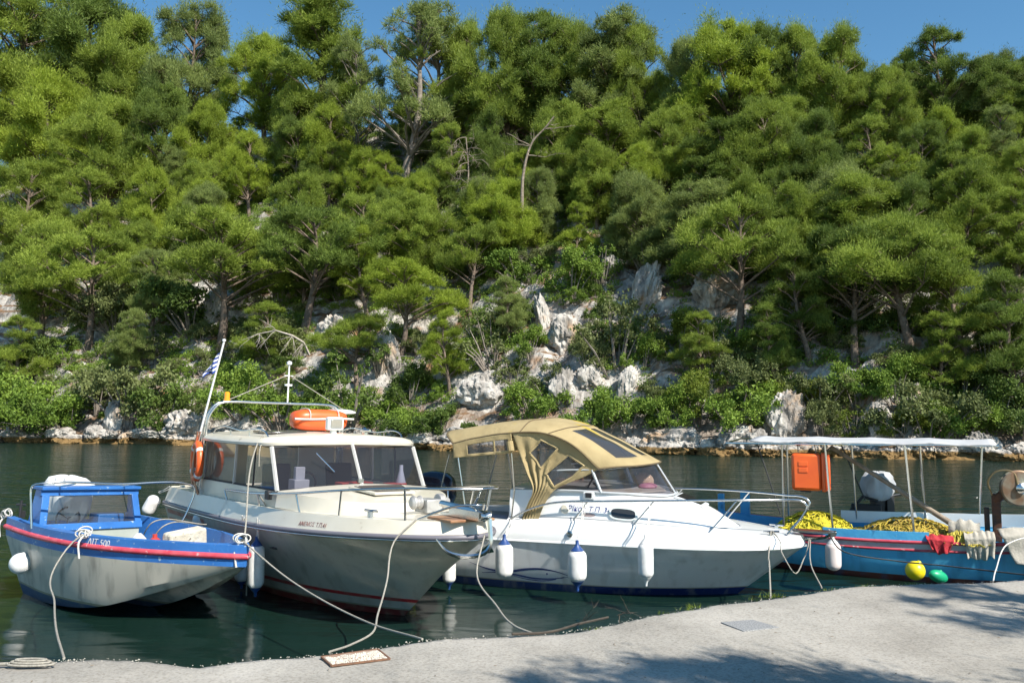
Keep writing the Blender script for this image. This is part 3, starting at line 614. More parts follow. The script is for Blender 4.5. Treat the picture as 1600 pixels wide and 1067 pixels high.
# ------------------------------------------------------------ dead wood
def branchy(mb, p, d, L, r, depth, rr, droop=0.):
    pts = [p]; dd = d.normalized()
    for k in range(4):
        dd = (dd + Vector((rr.uniform(-.3, .3), rr.uniform(-.3, .3), rr.uniform(-.25, .25) - droop))).normalized(); pts.append(pts[-1] + dd * L / 4)
    mb.tube(pts, [r * (1 - .17 * k) for k in range(5)], 5, cap=False)
    if depth:
        for k in range(rr.choice([2, 3, 3])):
            q = pts[rr.randrange(1, 5)]; nd = (dd + Vector((rr.uniform(-1, 1), rr.uniform(-1, 1), rr.uniform(-.6, .8)))).normalized()
            branchy(mb, q, nd, L * rr.uniform(.45, .7), r * .5, depth - 1, rr, droop)
rr = random.Random(4)
def dead_pine(base_px, pts_px, label, tufts_at, n, dr, r0, seed):
    rr = random.Random(seed); g = hit(*base_px); Y = g.y - .8; P = [g - Vector((0, 0, .3))] + [aty(px, py, Y - .15 * i) for i, (px, py) in enumerate(pts_px)]
    C = catmull([tuple(p) for p in P], 30); mb = MB(); mb.tube(C, [r0 * (1 - .8 * i / 30) + .015 for i in range(31)], 7)
    for (px, py, d, L_) in tufts_at:
        q = min((Vector(c) for c in C), key=lambda c: (c - aty(px, py, c.y)).length); branchy(mb, q, Vector(d), L_, .06, 2, rr, dr)
    for k in range(n): branchy(mb, Vector(C[rr.randrange(17, 31)]), Vector((rr.uniform(-1, 1), rr.uniform(-.8, .2), rr.uniform(-.2, .6))), rr.uniform(1., 2.2), .04, 2, rr, dr)
    tag(mb.build('dead_tree', pm('weathered_dead_wood', (.17, .135, .1), (.3, .25, .2), 5, .95, spec=.1), smooth=60), label, 'dead tree')
dead_pine((808, 415), [(815, 330), (818, 270), (832, 222), (852, 200), (866, 182)], 'bare forked dead tree trunk standing in the middle of the slope', [(829, 225, (-.9, 0, .5), 2.2), (826, 240, (.9, -.2, .1), 1.6), (850, 203, (.8, -.1, .0), 1.7)], 3, 0., .2, 4)
dead_pine((728, 410), [(727, 330), (732, 270), (728, 215)], 'dead pine with a grey tangle of drooping branches left of the forked dead tree', [], 18, .16, .14, 5)
for (px, py, n, dr, lab) in ((785, 305, 9, .05, 'pale fallen dead branches below the forked dead tree'), (215, 372, 8, .1, 'pale dead twigs under the layered pine at left'), (1080, 300, 6, .0, 'thin pale dead branches among the greyish pines')):
    b = hit(px, py); mb = MB()
    for q in range(n): branchy(mb, b + Vector((rr.uniform(-.8, .8), -1.2, rr.uniform(0, 1.6))), Vector((rr.uniform(-1, 1), rr.uniform(-.8, .1), rr.uniform(-.1, .8))), rr.uniform(1.2, 2.4), .035, 2, rr, dr)
    tag(mb.build('dead_branches', m_dead, smooth=0), lab, 'dead branches')
b = hit(488, 560); k = b.y / FPX; mb = MB(); b = b + Vector((0, -1.0, 0))
pts = [b, b + Vector((-6 * k, -.6, 18 * k)), b + Vector((-22 * k, -1, 28 * k)), b + Vector((-45 * k, -1.3, 35 * k)), b + Vector((-70 * k, -1.4, 30 * k)), b + Vector((-95 * k, -1.5, 20 * k))]
mb.tube(pts, [.11, .1, .085, .06, .04, .015], 6)
for q in range(12): branchy(mb, pts[1 + q % 4], Vector((rr.uniform(-1, .3), rr.uniform(-.5, .2), rr.uniform(-.9, .3))), rr.uniform(.8, 1.7), .03, 1, rr, .05)
tag(mb.build('dead_branch', m_dead, smooth=60), 'arching bare dead branch hanging over the shore above the wheelhouse', 'dead branch')
# cable slung along the far shore
mb = MB(); mb.tube(sag(hit(470, 555) + Vector((0, -1.5, .6)), hit(735, 580) + Vector((0, -1.2, .4)), .25), .018, 5); tag(mb.build('cable', pm('cable_grey', (.3, .29, .27), rough=.6), smooth=60), 'thin grey cable slung along the far bank above the orange raft', 'cable')
# ------------------------------------------------------------ undergrowth and twigs: uncountable ground cover
def undergrowth():
    R = np.random.default_rng(77); pads = []
    for k in range(9500):
        s = rt.uniform(-10, 88); t = rt.uniform(2.6, 38); x, y = xy(s, t); px = 800 + FPX * x / y; z = ground(s, t); py = 640 - FPX * (z - CAM_H) / y
        if any(abs(px - a) < c and -35 < (py - b) < d for a, b, c, d in KEEP): continue
        if mnoise.noise(Vector((s * .3, t * .3, 9))) < -.38: continue
        r = rt.uniform(.3, .9); pads.append((x, y, z + r * .2, r, r, r * .7, rt.uniform(.1, .9)))
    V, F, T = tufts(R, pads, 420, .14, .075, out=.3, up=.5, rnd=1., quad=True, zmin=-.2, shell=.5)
    o = link('undergrowth', soup('undergrowth', V, F, T, [BUSH['green']])); tag(o, 'low green scrub covering the ground of the wooded slope', 'undergrowth', kind='stuff')
undergrowth()
# pines standing on the quay behind the photographer, whose shade falls on the pavement
for (x, y, h, wf, rz, kind, lab) in ((5.1, .5, 8.4, .8, 1.2, 'under', 'pine on the quay behind the viewer shading the middle of the pavement'), (9.0, 3.6, 8.6, .9, 2.6, 'sparse', 'thin pine on the quay beside the viewer dappling the right of the pavement')):
    plant(PP[kind][0], 'pine_tree', lab, 'pine tree', (x, y, QZ - .1), h, wf, rz, PINE['mid'])
# ------------------------------------------------------------ boat helpers and paints
def paint_z(name, steps, rough=.35, dirt=(.2, .17, .12), damt=.35, coat=.2, dscale=4., bump=0.):
    """hull paint in level bands: steps = [(z from, colour)] in the hull's own frame, with run-down dirt"""
    m = bpy.data.materials.new(name); m.use_nodes = True; t = m.node_tree; N = t.nodes; L = t.links; p = N['Principled BSDF']
    p.inputs['Roughness'].default_value = rough; p.inputs['Coat Weight'].default_value = coat
    tc = N.new('ShaderNodeTexCoord'); sx = N.new('ShaderNodeSeparateXYZ'); L.new(tc.outputs['Object'], sx.inputs[0])
    mr = N.new('ShaderNodeMapRange'); mr.inputs[1].default_value = -.5; mr.inputs[2].default_value = 1.5; L.new(sx.outputs[2], mr.inputs[0])
    r = N.new('ShaderNodeValToRGB'); r.color_ramp.interpolation = 'CONSTANT'; e = r.color_ramp.elements
    for i, (z, c) in enumerate(steps):
        k = e[0] if i == 0 else (e[1] if i == 1 else e.new((z + .5) / 2)); k.position = 0 if i == 0 else (z + .5) / 2; k.color = (*c, 1)
    L.new(mr.outputs[0], r.inputs[0])
    mp = N.new('ShaderNodeMapping'); mp.inputs['Scale'].default_value = (1.6, 1.6, .35); L.new(tc.outputs['Object'], mp.inputs[0])
    n = N.new('ShaderNodeTexNoise'); n.inputs['Scale'].default_value = dscale; n.inputs['Detail'].default_value = 6; L.new(mp.outputs[0], n.inputs[0])
    rr_ = N.new('ShaderNodeValToRGB'); rr_.color_ramp.elements[0].position = .5; rr_.color_ramp.elements[0].color = (0, 0, 0, 1); rr_.color_ramp.elements[1].position = .75; rr_.color_ramp.elements[1].color = (damt, damt, damt, 1); L.new(n.outputs[0], rr_.inputs[0])
    mx = N.new('ShaderNodeMix'); mx.data_type = 'RGBA'; L.new(rr_.outputs[0], mx.inputs[0]); L.new(r.outputs[0], mx.inputs[6]); mx.inputs[7].default_value = (*dirt, 1)
    L.new(mx.outputs[2], p.inputs['Base Color']); return m
m_steel = pm('stainless', (.62, .62, .6), rough=.22, metal=1.)
m_rope = pm('rope', (.4, .37, .31), (.28, .26, .22), 60, .9, spec=.1, bump=.5, bscale=200)
m_ropew = pm('white_rope', (.62, .6, .55), (.48, .46, .42), 60, .9, spec=.1)
m_black = pm('black_rubber', (.018, .018, .02), rough=.5)
m_fend = pm('fender_white', (.78, .77, .74), (.66, .64, .6), 9, .35, c3=(.35, .32, .27), c3scale=14, c3at=.7)
m_fblue = pm('fender_blue', (.02, .06, .2), rough=.4)
m_fred = pm('fender_red', (.5, .05, .04), rough=.4)
m_orange = pm('orange_plastic', (.82, .13, .02), (.74, .11, .02), 4, .4, coat=.2)
m_cream = pm('cream_gelcoat', (.66, .61, .5), (.6, .55, .44), 2.5, .32, coat=.25, c3=(.42, .36, .27), c3scale=5, c3at=.68)
m_white = pm('white_gelcoat', (.8, .8, .78), (.75, .75, .73), 2, .25, coat=.4)
m_glassd = glass('tinted_glass', (.62, .6, .62), 1.5, .02, .05, (.3, .28, .3))
m_glassc = glass('clear_glass', (.9, .91, .91), 1.45, .03, .05, (.4, .4, .4))
m_vinyl = glass('clear_vinyl', (.42, .43, .46), 1.4, .12, .22, (.2, .21, .23))
m_darkin = pm('dark_interior', (.05, .045, .045), (.07, .06, .055), 3, .8)
m_bluep = pm('blue_paint', (.024, .125, .38), (.034, .16, .45), 3, .42, coat=.1, c3=(.3, .4, .52), c3scale=16, c3at=.66, bump=.15, bscale=30)
m_redp = pm('red_rub_rail', (.52, .045, .07), (.6, .1, .12), 8, .5, c3=(.62, .4, .38), c3scale=10, c3at=.64)
m_lblue = pm('light_blue_paint', (.05, .3, .55), (.07, .36, .6), 4, .5, c3=(.04, .2, .38), c3scale=7, c3at=.64, bump=.2, bscale=20)
def off(a): return [(p[0], -p[1], p[2]) for p in a]
def res(line, n): return catmull(line, n)
def sym(lines, n=40):
    """rows from the starboard top line down over the keel to the port top line; lines run keel -> top, b >= 0 (port)"""
    R = [res(l, n) for l in lines]
    mir = lambda A: A * np.array([1, -1, 1])
    return [mir(r) for r in R[::-1]] + R[1:]
def at_a(line, a):
    L_ = res(line, 120); i = int(np.argmin(np.abs(L_[:, 0] - a))); return Vector(L_[i])
def rope(name, pts, r, label, cat='rope', mat=None, group=None, n=40):
    mb = MB(); mb.tube(catmull([tuple(p) for p in pts], n), r, 6); return tag(mb.build(name, mat or m_rope, smooth=80), label, cat, group)
def fender(px, py0, py1, rpx, Y, label, top='blue', bottom=None, tilt=(0, 0), rope_to=None, group='fenders hung from the moored boats', body=None):
    a = aty(px, py0, Y); b = aty(px, py1, Y); h = (a - b).length; r = rpx * Y / FPX
    o = empty('fender', label, 'fender', (a + b) / 2, (tilt[0], tilt[1], 0), group)
    hh = h / 2; mb = MB(); prof = [(.001, -hh * .98)] + [(r * math.sin(min(1, k / 6) * PI / 2), -hh * .96 + r * .8 * (1 - math.cos(min(1, k / 6) * PI / 2))) for k in range(1, 7)] + [(r * 1.01, -hh * .3), (r * 1.02, 0), (r * 1.01, hh * .3)]
    prof += [(r * math.sin(PI / 2 - k / 6 * PI / 2 * .85), hh * .96 - r * .8 * (1 - math.cos(PI / 2 - k / 6 * PI / 2 * .85))) for k in range(0, 7)]
    mb.lathe(prof, n=20); mb.build('body', body or m_fend, o, smooth=50)
    def end(sg, mt):
        e = MB(); e.lathe([(r * .72, sg * (hh * .93 - r * .12)), (r * .5, sg * hh * 1.0), (r * .2, sg * (hh * 1.0 + r * .35)), (r * .17, sg * (hh + r * .8)), (.004, sg * (hh + r * .85))], n=14); e.build('end_cap', mt, o, smooth=50)
    if top: end(1, {'blue': m_fblue, 'red': m_fred, 'white': m_fend}[top])
    if bottom: end(-1, {'blue': m_fblue, 'red': m_fred, 'white': m_fend}[bottom])
    if rope_to is not None:
        Mi = Matrix.Translation(o.location) @ o.rotation_euler.to_matrix().to_4x4(); Mi = Mi.inverted(); q = Mi @ Vector(rope_to); e = MB()
        e.tube([(0, 0, hh + r * .6), Vector((0, 0, hh + r * .6)).lerp(q, .5) + Vector((.01, 0, 0)), q], .009, 6); e.tube([(0.02, 0, hh + r * .5), q + Vector((.03, 0, -.03))], .007, 5); e.build('lanyard', m_ropew, o, smooth=80)
    return o
def outboard(parent, loc, rz, cowl, leg, cover=False, s=1., tilt=0.):
    o = empty('outboard_motor', loc=loc, rot=(0, tilt, rz)); o.parent = parent; o.scale = (s, s, s)
    mb = MB(); rows = []
    for z, rx, ry, cx in ((-.02, .12, .1, 0), (.02, .2, .15, 0), (.12, .25, .175, .0), (.25, .26, .18, .01), (.36, .24, .17, .02), (.43, .17, .13, .03), (.455, .05, .05, .03), (.456, .004, .004, .03)):
        row = []
        for j in range(28):
            t = 2 * PI * j / 28; ct, st_ = math.cos(t), math.sin(t); q = 3.2
            k = (abs(ct) ** q + abs(st_) ** q) ** (-1 / q); w = (.03 * mnoise.noise(Vector((ct * 2.5, st_ * 2.5, z * 7))) + .018 * math.sin(t * 9 + z * 9)) if cover else 0
            row.append((cx + (rx + w) * k * ct, (ry + w) * k * st_, z + (.35 * w)))
        rows.append(row)
    mb.grid(rows, closed=True); mb.build('cover' if cover else 'cowling', cowl, o, smooth=50)
    l = MB(); l.box((0, 0, -.12), (.16, .14, .26), taper=1.2); l.box((-.01, 0, -.5), (.12, .06, .6)); l.box((-.04, 0, -.52), (.3, .16, .02)); l.lathe([(.02, -.12), (.055, -.05), (.06, .1), (.02, .2)], (-.02, 0, -.72), 12, 'X'); l.box((.17, 0, -.1), (.14, .22, .3)); l.tube([(.1, 0, .02), (.3, .0, .05), (.55, .02, .08)], [.025, .022, .018], 8)
    l.build('drive_leg', leg, o, smooth=40, bevel=.006)
    return o
def boat_root(name, label, cat, pose):
    x, y, th, r, t = pose
    return empty(name, label, cat, (x, y, 0), (math.radians(r), -math.radians(t), math.radians(th)))
def world_of(o, p):
    Mx = Matrix.Translation(o.location) @ o.rotation_euler.to_matrix().to_4x4(); return Mx @ Vector(p)
def strip(line0, line1, f0, f1, n, outw, a0=None, a1=None):
    """band between two hull lines at fractions f0..f1, pushed outwards"""
    A, B = res(line0, n), res(line1, n); rows = []
    for f in (f0, f1): rows.append([Vector(A[i]).lerp(Vector(B[i]), f) + Vector((0, math.copysign(outw, A[i][1] if abs(A[i][1]) > 1e-6 else 1), 0)) for i in range(n + 1) if (a0 is None or a0 <= A[i][0] <= a1)])
    return rows
# ------------------------------------------------------------ boat 1: small blue open boat
def blue_boat():
    b = boat_root('small_motorboat', 'small blue open motorboat with red rub rail and boxy blue windscreen', 'boat', (-3.204, 10.083, -37.2, -3.7, -.6))
    RAIL = [(0, 0, .85), (-.1, .09, .848), (-.4, .27, .842), (-.85, .5, .832), (-1.4, .72, .82), (-2.1, .9, .81), (-2.9, .98, .81), (-3.7, .97, .82), (-4.4, .92, .84)]
    dz = lambda L_, d, s=1.: [(p[0] - (1 - s) * .6 * (1 if p[0] > -.3 else 0), p[1] * s, p[2] + d) for p in L_]
    BAND = dz(RAIL, -.12, .985); GUN = dz(RAIL, .13, 1.0)
    K = [(-.07, 0, .71), (-.5, 0, .5), (-1.1, 0, .24), (-1.9, 0, .0), (-3, 0, -.12), (-4.2, 0, -.15)]
    NT = [(-.08, .03, .712), (-.5, .12, .6), (-1.1, .25, .43), (-1.9, .4, .27), (-3, .44, .16), (-4.2, .4, .1)]
    SP = [(-.1, .06, .716), (-.5, .22, .56), (-1.1, .44, .34), (-1.9, .72, .08), (-3, .76, -.06), (-4.2, .66, -.1)]
    CH = [(-.11, .08, .72), (-.5, .27, .6), (-1.1, .53, .42), (-1.9, .78, .2), (-3, .87, .1), (-4.2, .74, .08)]
    mh = paint_z('boat_hull_cream_navy', [(-9, (.02, .045, .1)), (.07, (.24, .22, .14)), (.1, (.48, .44, .36))], .45, (.13, .12, .1), .75)
    MB().grid(sym([K, NT, SP, CH, BAND], 40)).build('hull', mh, b, smooth=30)
    MB().grid([res(off(RAIL), 40), res(off(BAND), 40)]).grid([res(BAND, 40), res(RAIL, 40)]).build('side_band', m_bluep, b)
    inn = lambda L_, w, z: [(p[0] - w * (1.2 if p[0] > -.5 else 0), max(0, abs(p[1]) - w), z if z < 5 else p[2]) for p in L_]
    g = MB(); G1 = [(p[0] - .11 if p[0] > -.3 else p[0], max(0, p[1] - .1), p[2] + .01) for p in GUN]; I0 = [(-.85, 0, .6), (-.95, .1, .58), (-1.15, .24, .54), (-1.45, .42, .5), (-1.95, .6, .44), (-2.8, .76, .42), (-3.7, .76, .42), (-4.3, .7, .42)]
    for f in (lambda q: q, off): g.grid([res(f(RAIL), 40), res(f(GUN), 40), res(f(G1), 40), res(f(I0), 40)])
    g.build('gunwale', m_bluep, b, smooth=30)
    mb = MB(); mb.grid([res(off(I0), 40), res(I0, 40)]); mb.build('floor', pm('grey_floor', (.24, .25, .21), (.3, .31, .27), 5, .7), b)
    mb = MB(); mb.tube(np.vstack([res(off(RAIL), 60)[::-1], res(RAIL, 60)[1:]]), .036, 8); mb.build('rub_rail', m_redp, b, smooth=70)
    mb = MB(); mb.prism([(-4.38, -.9, .9), (-4.38, .9, .9), (-4.36, .86, .7), (-4.19, .72, .06), (-4.18, 0, -.14), (-4.19, -.72, .06), (-4.36, -.86, .7)], (.03, 0, 0)); mb.build('transom', m_bluep, b, bevel=.01)
    # console with a lid-like windscreen housing
    c = MB(); c.box((-3.98, 0, .55), (.42, 1.46, .52)); cons = c.build('console', pm('console_grey', (.33, .36, .31), (.38, .4, .35), 3, .55, c3=(.16, .16, .13), c3scale=9, c3at=.72), b, bevel=.01)
    hw = MB()
    def bar(p, q, w, d): hw.tube([p, q], w, 4)
    fr = [(-3.75, -.74, .82), (-3.75, .74, .82), (-3.87, .69, 1.36), (-3.87, -.69, 1.36)]
    def quadbar(p, q, wid, dep):
        p, q = Vector(p), Vector(q); d = (q - p).normalized(); nrm = Vector((1, 0, .2)).normalized(); s = d.cross(nrm)
        hw.prism([p - s * wid / 2, q - s * wid / 2, q + s * wid / 2, p + s * wid / 2], -nrm * dep)
    quadbar((-3.75, -.76, .865), (-3.75, .76, .865), .1, .05); quadbar((-3.875, -.72, 1.345), (-3.875, .72, 1.345), .09, .05)
    quadbar((-3.762, -.7, .9), (-3.862, -.655, 1.31), .1, .049); quadbar((-3.762, .7, .9), (-3.862, .655, 1.31), .1, .049)
    for s in (-1, 1):
        hw.prism([(-3.8, s * .75, .82), (-3.91, s * .7, 1.38), (-4.1, s * .7, 1.38), (-4.16, s * .75, .82)], (0, -s * .03, 0))
    hw.box((-3.99, 0, 1.405), (.32, 1.46, .045))
    hw.build('windscreen_frame', m_bluep, b, bevel=.006)
    MB().prism([(-3.79, -.68, .9), (-3.79, .68, .9), (-3.885, .64, 1.32), (-3.885, -.64, 1.32)], (-.006, 0, 0)).build('windscreen_pane', m_glassc, b, smooth=0)
    w = MB(); w.tube([(-4.28 + .05 * math.sin(t) * 0, .17 * math.cos(t) - .12, .93 + .17 * math.sin(t) + 0) for t in np.linspace(0, 2 * PI, 25)[:-1]], .014, 6, closed=True)
    for k in range(3): w.tube([(-4.28, -.12, .93), (-4.28, -.12 + .17 * math.cos(k * 2.1 + .5), .93 + .17 * math.sin(k * 2.1 + .5))], .01, 5)
    w.build('steering_wheel', m_black, b)
    MB().box((-4.25, .45, .72), (.3, .4, .55)).build('seat_box', m_bluep, b, bevel=.015)
    r = MB(); r.tube(catmull([(-3.45, -.98, .9), (-3.5, -1.0, 1.2), (-3.52, -1.0, 1.47), (-3.45, -.95, 1.5), (-3.3, .1, 1.5), (-3.1, 1.1, 1.5), (-3.08, 1.16, 1.47), (-3.1, 1.1, 1.1), (-3.1, 1.0, .9)], 60), .016, 7)
    for y in (-.5, .45): r.tube([(-3.38, y, 1.5), (-3.95, y, 1.42)], .012, 6)
    r.build('grab_rail', m_steel, b, smooth=70)
    mcov = pm('white_tarp', (.6, .6, .58), (.7, .7, .68), 6, .6, bump=.6, bscale=9)
    outboard(b, (-4.62, .0, .86), PI, mcov, m_black, True, 1.5)
    cl = MB(); cl.box((-4.45, -.7, 1.0), (.08, .06, .1)); cl.tube([(-4.4, -.75, .95), (-4.4, -.75, 1.2)], .02, 8); cl.tube([(-4.44, -.8, 1.14), (-4.36, -.7, 1.14)], .015, 6); cl.build('mooring_post', m_black, b)
    mb = MB(); mb.box((-.16, 0, 1.0), (.1, .05, .08)); mb.tube([(-.16, -.09, 1.03), (-.16, .09, 1.03)], .018, 6); mb.build('bow_cleat', m_steel, b)
    mb = MB(); mb.lathe([(.028, 0), (.028, .02)], (-1.55, .0, .14), 8, 'X'); mb.build('bow_eye', m_steel, b)
    mb = MB(); mb.box((-1.85, 0, .7), (.3, 1.36, .04)); mb.build('thwart', pm('grey_wood', (.2, .22, .22), (.28, .3, .3), 9, .8), b)
    # registration lettering on the starboard bow band
    p0 = at_a(off(RAIL), -2.05); p1 = at_a(off(RAIL), -1.55); d = (p1 - p0).normalized()
    text('lettering', 'ΛΙΤ 500', .115, frame(p0 + Vector((0, -.012, .022)), d, (0, -.02, 1)), pm('white_paint', (.75, .75, .72), rough=.5), b, shear=.2)
    return b
B1 = blue_boat()
# ------------------------------------------------------------ boat 2: cream cabin cruiser
def cream_boat():
    b = boat_root('cabin_cruiser', 'cream cabin cruiser with wheelhouse, orange raft on its roof and red waterline stripe', 'boat', (-.458, 9.63, -52.3, -1.6, -.1))
    R = [(0, 0, 1.15), (-.07, .2, 1.15), (-.28, .47, 1.14), (-.8, .83, 1.12), (-1.6, 1.12, 1.08), (-2.5, 1.29, 1.04), (-3.5, 1.35, 1.0), (-5.5, 1.35, .95), (-7.7, 1.3, .92)]
    Mi = [(-.72, 0, .58), (-.9, .16, .58), (-1.3, .4, .57), (-2, .72, .55), (-3, .99, .53), (-4.5, 1.14, .5), (-7.68, 1.17, .48)]
    Wl = [(-1.45, 0, .02), (-1.7, .16, .01), (-2.2, .42, 0), (-3, .74, 0), (-4.5, 1.0, 0), (-7.66, 1.06, 0)]
    K = [(-1.75, 0, -.3), (-2.2, 0, -.38), (-3, 0, -.42), (-4.5, 0, -.42), (-7.66, 0, -.4)]
    D = [(-.06, 0, 1.32), (-.13, .18, 1.32), (-.35, .42, 1.315), (-.85, .76, 1.3), (-1.65, 1.04, 1.28), (-2.55, 1.2, 1.26), (-3.55, 1.26, 1.24), (-5.5, 1.26, 1.21), (-7.68, 1.22, 1.19)]
    mh = paint_z('cruiser_hull', [(-9, (.17, .03, .025)), (.075, (.3, .27, .18)), (.095, (.49, .45, .36)), (.2, (.45, .035, .035)), (.245, (.49, .45, .36))], .3, (.26, .22, .15), .6)
    rows = sym([K, Wl, Mi, R], 44); MB().grid(rows).build('hull', mh, b, smooth=60)
    MB().grid([res(off(D), 44), res(off(R), 44)]).grid([res(R, 44), res(D, 44)]).build('bulwark', m_cream, b, smooth=50)
    # deck, then cockpit well aft
    dk = MB(); S, Pt = res(off(D), 44), res(D, 44); Cn = (S + Pt) / 2 + np.array([0, 0, .03])
    ii = [i for i in range(45) if S[i][0] > -6.15]
    inS, inP = S.copy(), Pt.copy()
    dk.grid([[S[i] for i in ii], [Cn[i] for i in ii], [Pt[i] for i in ii]])
    aft = [i for i in range(45) if S[i][0] <= -6.0]
    for q, sg in ((S, -1), (Pt, 1)): dk.grid([[q[i] for i in aft], [q[i] - np.array([0, sg * .22, 0]) for i in aft], [q[i] - np.array([0, sg * .24, .65]) for i in aft]])
    dk.box((-7.62, 0, 1.19), (.16, 2.1, .05)); dk.box((-6.9, 0, .55), (1.6, 2.05, .03))
    dk.build('deck', m_cream, b, smooth=40)
    MB().prism([(-7.685, -1.2, 1.2), (-7.685, 1.2, 1.2), (-7.67, 1.05, 0), (-7.66, 0, -.38), (-7.67, -1.05, 0)], (.03, 0, 0)).build('transom', m_cream, b, smooth=0)
    rr_ = MB(); RR = np.vstack([res(off(R), 70)[::-1], res(R, 70)[1:]]); rr_.tube(RR, .032, 8)
    o = rr_.build('rub_rail', pm('rub_rail_grey', (.16, .15, .17), rough=.45), b, smooth=70)
    s_ = MB(); s_.tube(RR * np.array([1, 1.012, 1]) + np.array([.006, 0, -.034]), .011, 6); s_.build('steel_strip', m_steel, o, smooth=70)
    # faded red flashes on the after topsides
    fm = pm('faded_red', (.42, .13, .09), (.5, .27, .2), 6, .5)
    st_ = MB()
    for f0, f1, a0 in ((.62, .78, -5.6), (.36, .44, -5.2)):
        for f in (off, lambda q: q): st_.grid(strip(f(Mi), f(R), f0, f1, 60, .006, -7.6, a0))
    st_.build('side_stripe', fm, b)
    # raised foredeck trunk
    T = [(-2.96, 1.15, 1.475), (-2.3, 1.02, 1.46), (-1.8, .78, 1.435), (-1.5, .45, 1.42), (-1.42, 0, 1.415)]
    loop = np.vstack([res(off(T), 16), res(T, 16)[::-1][1:]]); n = len(loop)
    base = [Vector((p[0] + (.1 if abs(p[1]) < .8 else .04), p[1] * 1.04, 1.265)) for p in loop]
    r1 = [Vector(p) for p in loop]; r0 = [p + (q - p) * .9 + Vector((0, 0, -.0)) for p, q in zip(base, r1)]
    mid = [Vector((p[0] * .6 + -2.9 * .4 + (.1 * 0), p[1] * .6, p[2] + .05 + .03 * (1 - abs(p[1])))) for p in loop]
    mid2 = [Vector((p[0] * .3 + -2.84 * .7, p[1] * .28, 1.545 if i not in (0, n - 1) else 1.54)) for i, p in enumerate(loop)]
    cen = [Vector((-2.77, 0, 1.56))] * n
    MB().grid([base, r0, r1, mid, mid2, cen]).build('foredeck_trunk', m_cream, b, smooth=38)
    h = MB(); h.prism([(-2.35, -.42, 1.53), (-1.82, -.3, 1.482), (-1.82, .3, 1.482), (-2.35, .42, 1.53)], (0, 0, .035)); hh = h.build('deck_hatch', m_cream, b, bevel=.008)
    MB().prism([(-2.3, -.36, 1.567), (-1.87, -.25, 1.523), (-1.87, .25, 1.523), (-2.3, .36, 1.567)], (0, 0, .006)).build('hatch_pane', pm('hatch_tint', (.12, .1, .08), rough=.15, coat=.5), hh, smooth=0)
    # wheelhouse: low sides, posts, panes, roof
    A, Bk = -2.96, -6.05
    wl = MB()
    for s in (-1, 1): wl.prism([(A, s * 1.15, 1.25), (A, s * 1.15, 1.475), (Bk, s * 1.19, 1.44), (Bk, s * 1.21, 1.2)], (0, -s * .05, 0))
    wl.prism([(Bk, -1.15, 1.2), (Bk, -.45, 1.2), (Bk, -.45, 2.05), (Bk, -1.12, 2.05)], (.04, 0, 0)); wl.prism([(Bk, 1.15, 1.2), (Bk, .45, 1.2), (Bk, .45, 2.05), (Bk, 1.12, 2.05)], (.04, 0, 0))
    wl.build('wheelhouse_side', m_cream, b, smooth=0, bevel=.01)
    dash = MB(); dash.prism([(-2.99, -1.1, 1.46), (-2.82, 0, 1.54), (-2.99, 1.1, 1.46), (-3.5, 1.1, 1.44), (-3.5, -1.1, 1.44)], (0, 0, -.05)); dash.box((-3.46, 0, 1.1), (.05, 2.2, .6)); dash.build('dashboard', pm('dash_mauve', (.3, .2, .2), (.36, .27, .26), 4, .6), b, smooth=0)
    its = MB(); its.box((-3.2, -.75, 1.53), (.22, .22, .16)); its.box((-3.2, -.75, 1.68), (.08, .14, .2)); its.build('chart_box', pm('pale_blue_plastic', (.4, .43, .48), rough=.4), b, bevel=.01)
    its = MB(); its.box((-3.2, .1, 1.52), (.25, .5, .06)); its.box((-3.15, .75, 1.5), (.2, .3, .05)); its.build('red_cushion', pm('red_cloth', (.45, .06, .05), rough=.8), b, bevel=.01)
    its = MB(); its.lathe([(.07, 0), (.08, .05), (.03, .24), (.028, .32)], (-3.15, .85, 1.47), 12); its.build('bottle', pm('bottle_plastic', (.5, .55, .65), rough=.2), b)
    sw = MB(); sw.tube([(-3.62 + .06 * math.sin(t), -.5 + .19 * math.cos(t), 1.5 + .18 * math.sin(t)) for t in np.linspace(0, 2 * PI, 25)[:-1]], .015, 6, closed=True); sw.tube([(-3.5, -.5, 1.42), (-3.62, -.5, 1.5)], .02, 6); sw.build('steering_wheel', m_black, b)
    for y in (-.5, .55):
        se = MB(); se.box((-4.4, y, 1.2), (.45, .45, .1)); se.box((-4.62, y, 1.5), (.08, .45, .5), ry=-.12); se.box((-4.4, y, .95), (.12, .12, .5)); se.build('seat', m_darkin, b, bevel=.03)
    MB().box((-4.5, 0, .72), (3.1, 2.3, .03)).build('cabin_sole', m_darkin, b)
    lo = {'c': (-2.78, 0, 1.555), 's': (-2.98, -1.15, 1.47), 'p': (-2.98, 1.15, 1.47)}; hi = {'c': (-3.12, 0, 2.1), 's': (-3.3, -1.13, 2.05), 'p': (-3.3, 1.13, 2.05)}
    for k in ('s', 'p'):
        MB().add([lo[k], lo['c'], hi['c'], hi[k]], [(0, 1, 2, 3)]).build('windscreen_pane', m_glassd, b, smooth=0)
    sy = lambda s, a, z: (a, s * (1.15 + (-.02 if z > 1.8 else 0) + (A - a) * .008), z)
